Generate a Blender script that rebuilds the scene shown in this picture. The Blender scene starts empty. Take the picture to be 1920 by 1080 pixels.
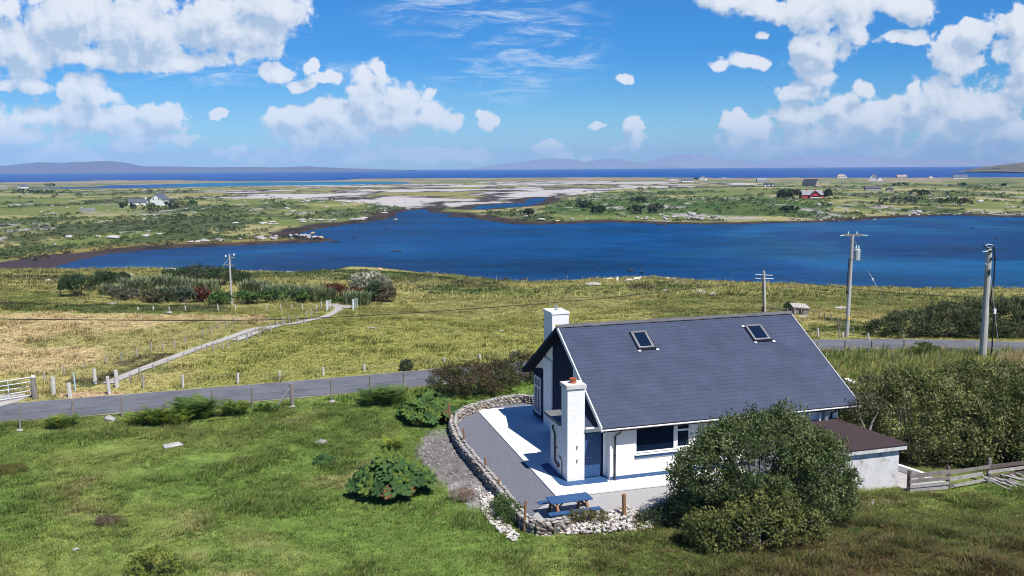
import bpy, bmesh, math, random
import numpy as np
from mathutils import Vector, Matrix

random.seed(4)
SC = bpy.context.scene
COL = SC.collection

# ------------------------------------------------------------------ camera
CAM_H, FPX, PITCH, ROLL = 13.7, 1635.86, 0.13654, -0.00596
cp, sp, cr, sr = math.cos(PITCH), math.sin(PITCH), math.cos(ROLL), math.sin(ROLL)
r0, u0, b0 = Vector((1, 0, 0)), Vector((0, sp, cp)), Vector((0, -cp, sp))
R_, U_ = r0 * cr + u0 * sr, -r0 * sr + u0 * cr
cam_data = bpy.data.cameras.new('camera')
cam = bpy.data.objects.new('camera', cam_data)
COL.objects.link(cam)
cam.matrix_world = Matrix(((R_.x, U_.x, b0.x, 0), (R_.y, U_.y, b0.y, 0), (R_.z, U_.z, b0.z, CAM_H), (0, 0, 0, 1)))
cam_data.sensor_width = 36
cam_data.lens = 36 * FPX / 1920
cam_data.clip_start = 0.5
cam_data.clip_end = 90000
SC.camera = cam

# ------------------------------------------------------------------ sun, exposure
SUN_DIR = Vector((-0.40, 0.476, -1.0)).normalized()          # the way the light travels
sun_el = math.asin(-SUN_DIR.z)
sun_az = math.atan2(-SUN_DIR.x, -SUN_DIR.y)                   # clockwise from +Y
sl = bpy.data.lights.new('sun', 'SUN')
sl.energy = 4.9
sl.angle = math.radians(0.5)
sl.color = (1.0, 0.955, 0.88)
so = bpy.data.objects.new('sun', sl)
COL.objects.link(so)
so.rotation_euler = SUN_DIR.to_track_quat('-Z', 'Y').to_euler()
so.location = (60, -60, 120)
SC.view_settings.view_transform = 'Standard'
SC.view_settings.look = 'None'
SC.view_settings.exposure = 0.5
SC.view_settings.gamma = 1.0
SC.render.engine = 'CYCLES'
SC.cycles.use_denoising = True
SC.cycles.filter_width = 1.0
SC.cycles.max_bounces = 6
SC.cycles.transparent_max_bounces = 4
SC.cycles.volume_bounces = 0
SC.cycles.use_adaptive_sampling = True

def unp(px, py, z=None, y=None):
    """a pixel of the 1920 x 1080 photograph -> the point of its sight line at height z (or at forward distance y)"""
    px = np.asarray(px, float); py = np.asarray(py, float)
    a, b = px - 960, py - 540
    X = cr * a + sr * b; Y = -sr * a + cr * b
    dx, dy, dz = X / FPX, cp - Y / FPX * sp, -sp - Y / FPX * cp
    t = (z - CAM_H) / dz if y is None else y / dy
    return np.stack([t * dx, t * dy, CAM_H + t * dz], -1)

def proj(x, y, z):
    z = z - CAM_H
    fw = np.maximum(y * cp - z * sp, 0.1); up = y * sp + z * cp
    X = FPX * x / fw; Y = -FPX * up / fw
    return 960 + cr * X - sr * Y, 540 + sr * X + cr * Y

# ------------------------------------------------------------------ sky: Nishita with cumulus and cirrus
def build_world():
    w = bpy.data.worlds.new('World'); SC.world = w; w.use_nodes = True
    w.cycles.sampling_method = 'MANUAL'; w.cycles.sample_map_resolution = 512
    nt = w.node_tree; nt.nodes.clear()
    N, L = nt.nodes, nt.links
    def put(sock, v):
        if hasattr(v, 'is_linked'): L.new(v, sock)
        elif v is not None: sock.default_value = v
    def math_(op, a, b=None, c=None, clamp=False):
        n = N.new('ShaderNodeMath'); n.operation = op; n.use_clamp = clamp
        for i, v in enumerate((a, b, c)):
            if v is not None: put(n.inputs[i], v)
        return n.outputs[0]
    def vec(op, a, b=None, c=None):
        n = N.new('ShaderNodeVectorMath'); n.operation = op
        for i, v in enumerate((a, b, c)):
            if v is not None: put(n.inputs[i], v)
        return n.outputs['Value'] if op == 'LENGTH' else n.outputs[0]
    def maprange(v, a, b, c=0.0, d=1.0, smooth=True):
        n = N.new('ShaderNodeMapRange'); n.interpolation_type = 'SMOOTHSTEP' if smooth else 'LINEAR'
        put(n.inputs['Value'], v)
        for k, q in zip(('From Min', 'From Max', 'To Min', 'To Max'), (a, b, c, d)): put(n.inputs[k], q)
        return n.outputs['Result']
    def mix(f, a, b):
        n = N.new('ShaderNodeMix'); n.data_type = 'RGBA'
        put(n.inputs['Factor'], f); put(n.inputs[6], a); put(n.inputs[7], b)
        return n.outputs[2]
    def cmb3(v):
        n = N.new('ShaderNodeCombineXYZ')
        for i in range(3): L.new(v, n.inputs[i])
        return n.outputs[0]
    tc = N.new('ShaderNodeTexCoord')
    sep = N.new('ShaderNodeSeparateXYZ'); L.new(tc.outputs['Generated'], sep.inputs[0])
    ay = math_('ADD', math_('ABSOLUTE', sep.outputs['Y']), 0.02)
    gx, gz = math_('DIVIDE', sep.outputs['X'], ay), math_('DIVIDE', sep.outputs['Z'], ay)
    cmb = N.new('ShaderNodeCombineXYZ'); L.new(gx, cmb.inputs[0]); L.new(gz, cmb.inputs[1])
    P = cmb.outputs[0]
    # cumulus: x, y, rx, ry of each puff in the sky as pixels of the photograph, and how solid it is
    blobs = [(240,55,270,58),(150,52,150,62),(300,50,170,62),(440,62,120,55),(500,15,90,38),(60,105,110,55),(215,118,110,24),(355,118,95,20),(30,20,45,22),
             (195,190,52,42),(190,170,22,28),(110,222,95,26),(220,228,90,30),(330,220,55,25),(300,240,60,14),(60,252,90,20),(28,166,28,11),(88,172,36,15),(110,285,65,22),
             (265,272,45,22),(240,250,14,10),(335,258,50,14),(180,298,60,16),
             (705,158,36,24),(722,140,14,18),(660,180,22,16),(560,222,48,24),(600,208,24,18),(640,225,80,44),(690,205,70,45),(620,240,110,30),(740,225,90,40),(745,190,45,30),(800,222,52,26),(860,232,22,14),(908,228,24,18),
             (420,215,20,9),(525,138,44,18),(598,125,16,20),(622,152,34,14),(575,158,40,12),(600,262,100,18),(640,250,60,22),(780,288,80,18),(555,292,75,16),(450,280,30,12),(860,290,55,14),(805,182,12,9),(700,295,60,14),
             (1360,12,70,26),(1440,22,95,24),(1560,15,140,36),(1680,14,66,28),(1595,60,24,22),(1680,70,40,14),(1540,50,18,10),
             (1340,128,28,11),(1400,120,40,16),(1510,80,36,24),(1530,100,42,34),(1500,130,40,26),(1575,100,20,22),(1490,178,50,22),(1520,150,50,18),(1166,148,17,10),(1420,73,12,6),
             (1790,68,52,36),(1885,62,58,30),(1870,92,52,20),(1765,115,42,48),(1745,165,38,40),(1700,165,20,28),(1605,172,24,20),(1570,200,30,24),(1700,200,60,34),(1640,232,110,36),(1470,228,44,28),
             (1375,232,28,26),(1420,240,40,26),(1370,272,38,26),(1545,265,150,24),(1450,286,80,16),(1900,128,34,40),(1890,165,48,30),(1845,205,48,36),(1870,248,52,24),(1845,278,55,24),(1905,290,60,18),(1810,210,50,60),(1750,250,70,40),(1640,285,100,14),
             (1015,285,28,16),(1035,272,16,14),(1050,290,20,12),(1180,235,18,18),(1185,262,18,22),(1165,285,22,12),(1097,297,16,7),(1118,242,12,5)]
    wn = N.new('ShaderNodeTexNoise'); wn.inputs['Scale'].default_value = 14; wn.inputs['Detail'].default_value = 5; wn.inputs['Roughness'].default_value = 0.6; L.new(P, wn.inputs['Vector'])
    warp = vec('MULTIPLY', vec('SUBTRACT', wn.outputs['Color'], (0.5, 0.5, 0.5)), (0.055, 0.035, 0))
    def field(p0, det=12):
        d = None; p = vec('ADD', p0, warp)
        for (bx, by, rx, ry) in blobs:
            q = unp(bx, by, y=1.0); c = (q[0], q[2] - CAM_H)
            sx, sy = FPX / rx / 1.2, FPX / ry / 1.2
            l = vec('LENGTH', vec('MULTIPLY_ADD', p, (sx, sy, 0), (-c[0] * sx, -c[1] * sy, 0)))
            d = l if d is None else math_('SMOOTH_MIN', d, l, 0.22)
        n1 = N.new('ShaderNodeTexNoise'); n1.inputs['Scale'].default_value = 26; n1.inputs['Detail'].default_value = det
        n1.inputs['Roughness'].default_value = 0.62; n1.inputs['Distortion'].default_value = 0.15
        L.new(p0, n1.inputs['Vector'])
        v1 = N.new('ShaderNodeTexVoronoi'); v1.feature = 'SMOOTH_F1'; v1.inputs['Scale'].default_value = 95; v1.inputs['Smoothness'].default_value = 0.6
        wob = N.new('ShaderNodeVectorMath'); wob.operation = 'MULTIPLY_ADD'
        L.new(n1.outputs['Color'], wob.inputs[0]); wob.inputs[1].default_value = (0.02, 0.02, 0); L.new(p0, wob.inputs[2])
        L.new(wob.outputs[0], v1.inputs['Vector'])
        f = math_('SUBTRACT', 0.98, d)
        f = math_('MULTIPLY_ADD', math_('SUBTRACT', n1.outputs['Fac'], 0.5), 2.6, f)
        f = math_('MULTIPLY_ADD', math_('SUBTRACT', 0.45, v1.outputs['Distance']), 0.20, f)
        return f
    f0 = field(P)
    s0 = field(P, 7)
    s1 = field(vec('ADD', P, (0.008, 0.017, 0)), 7)
    soft = N.new('ShaderNodeTexNoise'); soft.inputs['Scale'].default_value = 9; soft.inputs['Detail'].default_value = 3
    L.new(P, soft.inputs['Vector'])
    edge = math_('MULTIPLY_ADD', soft.outputs['Fac'], 0.8, -0.04)          # some rims crisp, some woolly
    alpha = maprange(f0, 0.02, edge)
    lowfade = maprange(gz, 0.0, 0.06, 0.62, 1.0)
    alpha = math_('MULTIPLY', math_('MULTIPLY', alpha, lowfade), 0.90)
    lit = maprange(math_('MULTIPLY_ADD', f0, -0.25, math_('MULTIPLY_ADD', s0, 1.25, math_('MULTIPLY', s1, -1.0))), -0.85, 0.75)
    deep = maprange(s1, 0.35, 1.4)
    lit2 = math_('SUBTRACT', lit, math_('MULTIPLY', deep, 0.5), clamp=True)
    ccol = mix(lit2, (3.5, 4.3, 5.3, 1), (6.7, 6.8, 6.95, 1))
    # cirrus
    mp = N.new('ShaderNodeMapping'); mp.inputs['Rotation'].default_value = (0, 0, -0.35); mp.inputs['Scale'].default_value = (9, 44, 1)
    L.new(P, mp.inputs[0])
    cn = N.new('ShaderNodeTexNoise'); cn.inputs['Scale'].default_value = 1.6; cn.inputs['Detail'].default_value = 8; cn.inputs['Roughness'].default_value = 0.68
    cn.inputs['Distortion'].default_value = 0.9; L.new(mp.outputs[0], cn.inputs['Vector'])
    cd = None
    for (bx, by, rx, ry) in [(900, 30, 210, 60), (1010, 70, 130, 90), (930, 150, 130, 50), (1060, 110, 90, 40), (420, 140, 300, 30)]:
        q = unp(bx, by, y=1.0); c = (q[0], q[2] - CAM_H); sx, sy = FPX / rx, FPX / ry
        l = vec('LENGTH', vec('MULTIPLY_ADD', P, (sx, sy, 0), (-c[0] * sx, -c[1] * sy, 0)))
        cd = l if cd is None else math_('SMOOTH_MIN', cd, l, 0.3)
    cir = math_('MULTIPLY', maprange(cn.outputs['Fac'], 0.42, 0.78), maprange(cd, 0.35, 1.2, 0.8, 0.0))
    sky = N.new('ShaderNodeTexSky'); sky.sky_type = 'NISHITA'; sky.sun_disc = False
    sky.sun_elevation = sun_el; sky.sun_rotation = sun_az; sky.air_density = 1.0; sky.dust_density = 0.3; sky.ozone_density = 3.0
    tint = mix(maprange(gz, -0.03, 0.14), (0.58, 0.84, 0.98, 1), (0.105, 0.47, 0.87, 1))
    high = maprange(gz, 0.22, 1.1, 1.0, 0.45)
    tint = vec('MULTIPLY', tint, vec('MULTIPLY', cmb3(high), mix(high, (1.0, 1.35, 1.75, 1), (1, 1, 1, 1))))
    mul = N.new('ShaderNodeMix'); mul.data_type = 'RGBA'; mul.blend_type = 'MULTIPLY'; mul.inputs[0].default_value = 1
    L.new(sky.outputs[0], mul.inputs[6]); L.new(tint, mul.inputs[7])
    c = mix(cir, mul.outputs[2], (6.2, 6.8, 7.3, 1))
    c = mix(alpha, c, ccol)
    bg = N.new('ShaderNodeBackground'); bg.inputs['Strength'].default_value = 0.10; L.new(c, bg.inputs[0])
    out = N.new('ShaderNodeOutputWorld'); L.new(bg.outputs[0], out.inputs[0])
build_world()

# ------------------------------------------------------------------ helpers: naming, meshes, materials
def tag(o, label=None, cat=None, group=None, kind=None):
    if label: o['label'] = label
    if cat: o['category'] = cat
    if group: o['group'] = group
    if kind: o['kind'] = kind
    return o
def thing(name, label, cat, loc=(0, 0, 0), rz=0.0, group=None):
    o = bpy.data.objects.new(name, None); COL.objects.link(o)
    o.location = loc; o.rotation_euler = (0, 0, rz); o.empty_display_size = 0.3
    return tag(o, label, cat, group)
def link(name, me, mat=None, parent=None):
    o = bpy.data.objects.new(name, me); COL.objects.link(o)
    if mat: me.materials.clear(); me.materials.append(mat)
    if parent: o.parent = parent
    return o
def children(o):
    return [c for c in KIDS.get(o.name, [])]
KIDS = {}
def part(name, mb, mat, parent, smooth=False):
    me = mb.mesh(name, smooth) if isinstance(mb, MB) else mb
    o = link(name, me, mat, parent)
    KIDS.setdefault(parent.name, []).append(o)
    return o
def dup(o, parent=None):
    c = o.copy(); COL.objects.link(c)
    if parent: c.parent = parent; KIDS.setdefault(parent.name, []).append(c)
    for ch in children(o): dup(ch, c)
    return c

class MB:
    """collects shapes into one mesh"""
    def __init__(s): s.v = []; s.f = []
    def add(s, vs, fs):
        k = len(s.v); s.v += [tuple(map(float, q)) for q in vs]; s.f += [tuple(i + k for i in f) for f in fs]; return s
    def box(s, a, b, rot=None, c=None):
        x0, y0, z0 = a; x1, y1, z1 = b
        vs = [(x0,y0,z0),(x1,y0,z0),(x1,y1,z0),(x0,y1,z0),(x0,y0,z1),(x1,y0,z1),(x1,y1,z1),(x0,y1,z1)]
        if rot is not None:
            m = rot; cc = Vector(c if c else ((x0+x1)/2,(y0+y1)/2,(z0+z1)/2)); vs = [tuple(m @ (Vector(q) - cc) + cc) for q in vs]
        return s.add(vs, [(0,3,2,1),(4,5,6,7),(0,1,5,4),(1,2,6,5),(2,3,7,6),(3,0,4,7)])
    def hexa(s, bot, top):
        n = len(bot)
        fs = [tuple(reversed(range(n))), tuple(range(n, 2 * n))] + [(i, (i+1) % n, n + (i+1) % n, n + i) for i in range(n)]
        return s.add(list(bot) + list(top), fs)
    def prism(s, poly, z0, z1):
        return s.hexa([(x, y, z0) for x, y in poly], [(x, y, z1) for x, y in poly])
    def tube(s, pts, r0, r1=None, n=8, caps=True):
        pts = [Vector(p) for p in pts]; r1 = r0 if r1 is None else r1; m = len(pts); rings = []
        for i, p in enumerate(pts):
            d = (pts[min(i+1, m-1)] - pts[max(i-1, 0)]).normalized()
            a = d.cross(Vector((0, 0, 1)) if abs(d.z) < 0.9 else Vector((1, 0, 0))).normalized(); b = d.cross(a)
            r = r0 + (r1 - r0) * i / max(1, m - 1)
            rings.append([p + a * (math.cos(t) * r) + b * (math.sin(t) * r) for t in [2 * math.pi * k / n for k in range(n)]])
        vs = [q for rg in rings for q in rg]
        fs = [(i*n+k, i*n+(k+1) % n, (i+1)*n+(k+1) % n, (i+1)*n+k) for i in range(m-1) for k in range(n)]
        if caps: fs += [tuple(reversed(range(n))), tuple(range((m-1)*n, m*n))]
        return s.add(vs, fs)
    def lathe(s, prof, c=(0, 0, 0), n=14):
        vs = [(c[0] + r * math.cos(2*math.pi*k/n), c[1] + r * math.sin(2*math.pi*k/n), c[2] + z) for r, z in prof for k in range(n)]
        m = len(prof)
        fs = [(i*n+k, i*n+(k+1) % n, (i+1)*n+(k+1) % n, (i+1)*n+k) for i in range(m-1) for k in range(n)]
        fs += [tuple(reversed(range(n))), tuple(range((m-1)*n, m*n))]
        return s.add(vs, fs)
    def mesh(s, name, smooth=False):
        me = bpy.data.meshes.new(name); me.from_pydata(s.v, [], s.f); me.validate()
        bm = bmesh.new(); bm.from_mesh(me); bmesh.ops.recalc_face_normals(bm, faces=bm.faces); bm.to_mesh(me); bm.free()
        if smooth: me.polygons.foreach_set('use_smooth', [True] * len(me.polygons))
        me.update(); return me

def np_mesh(name, V, F, col=None, smooth=False):
    """V (n,3), F (m,k) all the same k"""
    V = np.asarray(V, np.float32); F = np.asarray(F, np.int32); k = F.shape[1]
    me = bpy.data.meshes.new(name)
    me.vertices.add(len(V)); me.vertices.foreach_set('co', V.ravel())
    me.loops.add(F.size); me.loops.foreach_set('vertex_index', F.ravel())
    me.polygons.add(len(F)); me.polygons.foreach_set('loop_start', np.arange(0, F.size, k, dtype=np.int32))
    me.polygons.foreach_set('loop_total', np.full(len(F), k, np.int32))
    if smooth: me.polygons.foreach_set('use_smooth', np.ones(len(F), bool))
    if col is not None:
        a = me.color_attributes.new('tone', 'FLOAT_COLOR', 'POINT')
        c = np.ones((len(V), 4), np.float32); c[:, :3] = col
        a.data.foreach_set('color', c.ravel())
    me.update(calc_edges=True); me.validate(); return me

def bevelled(o, w=0.01, seg=2):
    m = o.modifiers.new('bevel', 'BEVEL'); m.width = w; m.segments = seg; m.limit_method = 'ANGLE'; return o

MATS = {}
def mat(name, c1, c2=None, scale=4.0, rough=0.7, bump=0.0, bscale=None, spec=0.4, metal=0.0, attr=False, trans=0.0, detail=5, stretch=None, coord='Object'):
    if name in MATS: return MATS[name]
    m = bpy.data.materials.new(name); m.use_nodes = True; nt = m.node_tree; N, L = nt.nodes, nt.links
    b = N['Principled BSDF']; b.inputs['Roughness'].default_value = rough; b.inputs['Specular IOR Level'].default_value = spec; b.inputs['Metallic'].default_value = metal
    tc = N.new('ShaderNodeTexCoord'); src = tc.outputs[coord]
    if stretch:
        mp = N.new('ShaderNodeMapping'); mp.inputs['Scale'].default_value = stretch; L.new(src, mp.inputs[0]); src = mp.outputs[0]
    csock = None
    if c2 is not None:
        n = N.new('ShaderNodeTexNoise'); n.inputs['Scale'].default_value = scale; n.inputs['Detail'].default_value = detail; n.inputs['Roughness'].default_value = 0.6
        L.new(src, n.inputs['Vector'])
        r = N.new('ShaderNodeMapRange'); r.inputs['From Min'].default_value = 0.3; r.inputs['From Max'].default_value = 0.7; L.new(n.outputs['Fac'], r.inputs['Value'])
        x = N.new('ShaderNodeMix'); x.data_type = 'RGBA'; L.new(r.outputs[0], x.inputs['Factor']); x.inputs[6].default_value = (*c1, 1); x.inputs[7].default_value = (*c2, 1)
        csock = x.outputs[2]
    if attr:
        at = N.new('ShaderNodeAttribute'); at.attribute_name = 'tone'
        if csock is None: csock = at.outputs['Color']
        else:
            x = N.new('ShaderNodeMix'); x.data_type = 'RGBA'; x.blend_type = 'MULTIPLY'; x.inputs[0].default_value = 1
            L.new(at.outputs['Color'], x.inputs[6]); L.new(csock, x.inputs[7]); csock = x.outputs[2]
    if csock is None: b.inputs['Base Color'].default_value = (*c1, 1)
    else: L.new(csock, b.inputs['Base Color'])
    if bump:
        n = N.new('ShaderNodeTexNoise'); n.inputs['Scale'].default_value = bscale or scale * 4; n.inputs['Detail'].default_value = 6; n.inputs['Roughness'].default_value = 0.65
        L.new(src, n.inputs['Vector'])
        bp = N.new('ShaderNodeBump'); bp.inputs['Strength'].default_value = 1.0; bp.inputs['Distance'].default_value = bump
        L.new(n.outputs['Fac'], bp.inputs['Height']); L.new(bp.outputs[0], b.inputs['Normal'])
    if trans:
        t = N.new('ShaderNodeBsdfTranslucent'); s = N.new('ShaderNodeMixShader'); s.inputs[0].default_value = trans
        if csock is None: t.inputs['Color'].default_value = (*c1, 1)
        else: L.new(csock, t.inputs['Color'])
        L.new(b.outputs[0], s.inputs[1]); L.new(t.outputs[0], s.inputs[2]); L.new(s.outputs[0], N['Material Output'].inputs['Surface'])
    MATS[name] = m; return m

# ------------------------------------------------------------------ noise
def _hash(i, j, seed):
    h = (i.astype(np.int64) * 374761393 + j.astype(np.int64) * 668265263 + seed * 2147483647) & 0xffffffff
    h = ((h ^ (h >> 13)) * 1274126177) & 0xffffffff
    return ((h ^ (h >> 16)) & 0xffffff) / float(0xffffff)
def vnoise(x, y, seed=0):
    i, j = np.floor(x), np.floor(y); fx, fy = x - i, y - j
    fx = fx * fx * (3 - 2 * fx); fy = fy * fy * (3 - 2 * fy)
    a, b, c, d = _hash(i, j, seed), _hash(i + 1, j, seed), _hash(i, j + 1, seed), _hash(i + 1, j + 1, seed)
    return (a * (1 - fx) + b * fx) * (1 - fy) + (c * (1 - fx) + d * fx) * fy
def fbm(x, y, seed=0, oct=5):
    x = np.asarray(x, float); y = np.asarray(y, float); s = 0; a = 0.5; t = 0
    for k in range(oct):
        s = s + a * vnoise(x * 2**k + 17.3 * k, y * 2**k - 9.1 * k, seed + k); t += a; a *= 0.55
    return s / t
def sstep(a, b, x):
    t = np.clip((x - a) / (b - a), 0, 1); return t * t * (3 - 2 * t)
def inside(poly, x, y):
    if x.size < 600:
        P = np.array(poly, float); Q = np.roll(P, -1, 0); X, Y = x[..., None], y[..., None]
        dy = np.where(Q[:, 1] == P[:, 1], 1e-12, Q[:, 1] - P[:, 1])
        return (((P[:, 1] > Y) != (Q[:, 1] > Y)) & (X < (Q[:, 0] - P[:, 0]) * (Y - P[:, 1]) / dy + P[:, 0])).sum(-1) % 2 == 1
    r = np.zeros(x.shape, bool); n = len(poly)
    for i in range(n):
        x0, y0 = poly[i]; x1, y1 = poly[(i + 1) % n]
        if y0 == y1: continue
        r ^= ((y0 > y) != (y1 > y)) & (x < (x1 - x0) * (y - y0) / (y1 - y0) + x0)
    return r
def seg_dist(path, x, y, closed=True):
    if x.size < 600:
        P = np.array(path, float); A, D = (P, np.roll(P, -1, 0) - P) if closed else (P[:-1], P[1:] - P[:-1])
        ax, ay = x[..., None] - A[:, 0], y[..., None] - A[:, 1]; t = ((ax * D[:, 0] + ay * D[:, 1]) / ((D * D).sum(-1) + 1e-9)).clip(0, 1)
        return np.sqrt(((ax - t * D[:, 0]) ** 2 + (ay - t * D[:, 1]) ** 2).min(-1))
    d = np.full(x.shape, 1e9); n = len(path)
    for i in range(n if closed else n - 1):
        ax, ay = path[i]; bx, by = path[(i + 1) % n]; dx, dy = bx - ax, by - ay; l = dx * dx + dy * dy + 1e-9
        t = np.clip(((x - ax) * dx + (y - ay) * dy) / l, 0, 1)
        d = np.minimum(d, (x - ax - t * dx) ** 2 + (y - ay - t * dy) ** 2)
    return np.sqrt(d)

# ------------------------------------------------------------------ land and water outlines
SEA_Z = -11.0
def W(pts, z=SEA_Z): return [tuple(unp(a, b, z)[:2]) for a, b in pts]
UPPER = [(105,499),(150,487),(200,477),(270,469),(350,464),(440,461),(520,457),(600,454),(628,450),(606,447),(570,443),(560,437),(590,430),(650,421),(690,416),(725,411),(742,405),(740,400),(770,394),(800,392),(805,398),(850,402),(832,407),(875,407),(895,411),(960,420),(1010,421),(1080,419),(1150,417),(1250,420),(1330,421),(1400,420),(1450,418),(1530,417),(1620,413),(1680,408),(1750,405),(1800,404),(1850,406),(1880,407),(1960,407),(2100,406),(2600,404)]
LOWER = [(105,502),(140,505),(180,506),(240,507),(300,505),(380,503),(400,505),(440,506),(470,508),(520,509),(560,511),(600,512),(625,506),(650,500),(690,501),(720,503),(760,507),(800,512),(860,516),(900,520),(960,527),(1000,528),(1060,526),(1130,522),(1210,521),(1240,520),(1270,523),(1330,527),(1400,530),(1480,533),(1540,536),(1620,538),(1700,541),(1840,541),(1960,543),(2600,546)]
BAY = W(UPPER) + W(LOWER)[::-1]
LAGOON = W([(880,392),(900,385),(940,383),(985,380),(985,374),(1010,371),(1025,373),(1020,378),(1000,384),(975,388),(930,390),(905,393)])
TURQ = W([(60,352),(180,351),(200,348),(250,347),(330,345),(400,343),(480,342),(560,341.5),(650,341),(760,341.5),(772,344),(700,345.5),(620,347),(560,347.5),(480,348),(400,350),(300,352),(220,353),(120,353.5)])
SHORE_FAR = [(-1500,346),(-300,344),(0,342),(120,340.5),(180,338.5),(330,338),(420,339.5),(560,339.5),(640,338),(690,334),(780,331.5),(850,333),(920,334),(1000,332),(1130,332),(1350,333.5),(1500,333),(1700,333),(1900,332.5),(2300,331),(3400,326)]
OCEAN = W(SHORE_FAR) + [(60000, 60000), (-60000, 60000)]
WATERS = [BAY, LAGOON, TURQ, OCEAN]
LOWX, LOWY = np.array([p[0] for p in LOWER], float), np.array([p[1] for p in LOWER], float)

ANG = 0.28604
HX, HY = 3.81757, 36.24844
uV, vV = np.array([math.cos(ANG), math.sin(ANG)]), np.array([-math.sin(ANG), math.cos(ANG)])
def huv(x, y): return (x - HX) * uV[0] + (y - HY) * uV[1], (x - HX) * vV[0] + (y - HY) * vV[1]
def hxy(u, v): return HX + u * uV[0] + v * vV[0], HY + u * uV[1] + v * vV[1]

ROAD = [(-75,31),(-60,36.8),(-45,42.6),(-29.2,48.3),(-15.2,52.9),(-7.7,55.5),(-2.3,57.7),(8,61.3),(18,64.6),(25,66.2),(32,66.2),(39,65.3),(60,61.5),(90,55)]
def chunked(fn):
    def g(x, y):
        x = np.atleast_1d(np.asarray(x, float)); y = np.atleast_1d(np.asarray(y, float)); sh = x.shape
        x, y = x.ravel(), y.ravel(); out = [fn(x[i:i+40000], y[i:i+40000]) for i in range(0, len(x), 40000)]
        if isinstance(out[0], tuple): return tuple(np.concatenate(k).reshape(sh + k[0].shape[1:]) for k in zip(*out))
        return np.concatenate(out).reshape(sh + out[0].shape[1:])
    return g
def _land(x, y):
    wet = np.zeros(x.shape, bool); d = np.full(x.shape, 1e9)
    for wt in WATERS:
        wet |= inside(wt, x, y); d = np.minimum(d, seg_dist(wt, x, y))
    px, py = proj(x, y, np.full(x.shape, SEA_Z))
    low = np.interp(px, LOWX, LOWY, left=502)
    near = np.where(px < 105, sstep(486, 512, py), (py > low - 6).astype(float))
    return wet, d, near
land = chunked(_land)
def _ht(x, y):
    wet, d, near = _land(x, y)
    t = np.clip(d / 118, 0, 1); s = t * (1.25 - 0.25 * t * t)
    s = np.clip(s, 0, 1)
    flat = sstep(64, 84, y)
    zn = SEA_Z + 11 * s + (fbm(x / 14, y / 14, 3, 4) - 0.5) * 1.3 * flat * np.clip(d / 25, 0, 1)
    lawn = sstep(50, 44, y) * sstep(-2.2, -6, x)
    zn = zn + (fbm(x / 2.6, y / 2.6, 5, 3) - 0.5) * 0.24 * lawn
    mound = np.exp(-((x - 15) / 7.5) ** 2) * sstep(34.2, 28, y)
    zn = zn + mound * (0.75 + 0.5 * (fbm(x / 2.2, y / 2.2, 8, 3) - 0.5))
    zf = SEA_Z + 0.12 + 2.9 * (1 - np.exp(-d / 150)) * sstep(1700, 500, y) + (fbm(x / 55, y / 90, 11, 4) - 0.42) * 3.6 * np.clip(d / 70, 0, 1) * sstep(1100, 600, y)
    z = zn * near + zf * (1 - near)
    z = np.where(wet, SEA_Z - np.minimum(2.5, 0.15 * d), np.maximum(z, SEA_Z + np.minimum(0.3, d * 0.2)))
    return z
ht = chunked(_ht)
def on(px, py, it=45):
    z = np.zeros(np.shape(np.asarray(px, float)))
    px = np.asarray(px, float); py = np.asarray(py, float)
    for _ in range(it):
        P = unp(px, py, z); zn = 0.35 * z + 0.65 * ht(P[..., 0], P[..., 1]).reshape(z.shape)
        done = np.abs(zn - z).max() < 0.003; z = zn
        if done: break
    P = unp(px, py, z); P[..., 2] = ht(P[..., 0], P[..., 1]).reshape(z.shape)
    return P
def mpp(y): return y / FPX      # metres to one photograph pixel at that distance

STRAW = [(-400,590),(0,586),(250,588),(470,594),(520,606),(500,612),(420,632),(330,660),(240,690),(180,706),(120,706),(60,700),(0,706),(-400,760)]
DARKFAR = [(0,440),(60,425),(200,415),(420,405),(480,415),(440,432),(330,440),(200,452),(100,460),(0,470),(-300,480),(-300,430)]
GREENR = [(1010,398),(1040,380),(1100,368),(1180,365),(1280,372),(1400,372),(1480,378),(1560,385),(1560,402),(1450,406),(1300,404),(1150,404),(1060,404)]
KNOLLS = [[(480,516),(560,510),(640,506),(720,506),(800,516),(860,524),(760,530),(640,526),(540,524)], [(300,512),(340,499),(410,502),(440,512),(380,520)], [(780,540),(830,528),(930,530),(960,540),(880,552),(800,554)], [(-60,570),(60,566),(200,572),(430,574),(430,586),(200,588),(0,582)], [(120,716),(190,690),(290,664),(340,664),(300,684),(230,708),(170,728)], [(1180,532),(1260,530),(1320,536),(1260,546),(1190,542)], [(1480,600),(1560,596),(1640,612),(1620,628),(1520,622)]]
MUD = [(-300,512),(-300,486),(0,491),(70,478),(150,474),(200,472),(270,466),(110,498),(110,503),(30,506)]
SANDY = [(330,372),(390,358),(470,349),(640,347),(770,345),(1000,339),(1300,341),(1460,345),(1300,352),(1180,353),(1100,362),(1030,373),(980,380),(880,392),(800,392),(700,384),(620,374),(470,372)]
SPOIL = [(790,822),(812,806),(852,804),(880,845),(935,915),(925,945),(880,950),(845,930),(812,885),(780,850)]
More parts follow.
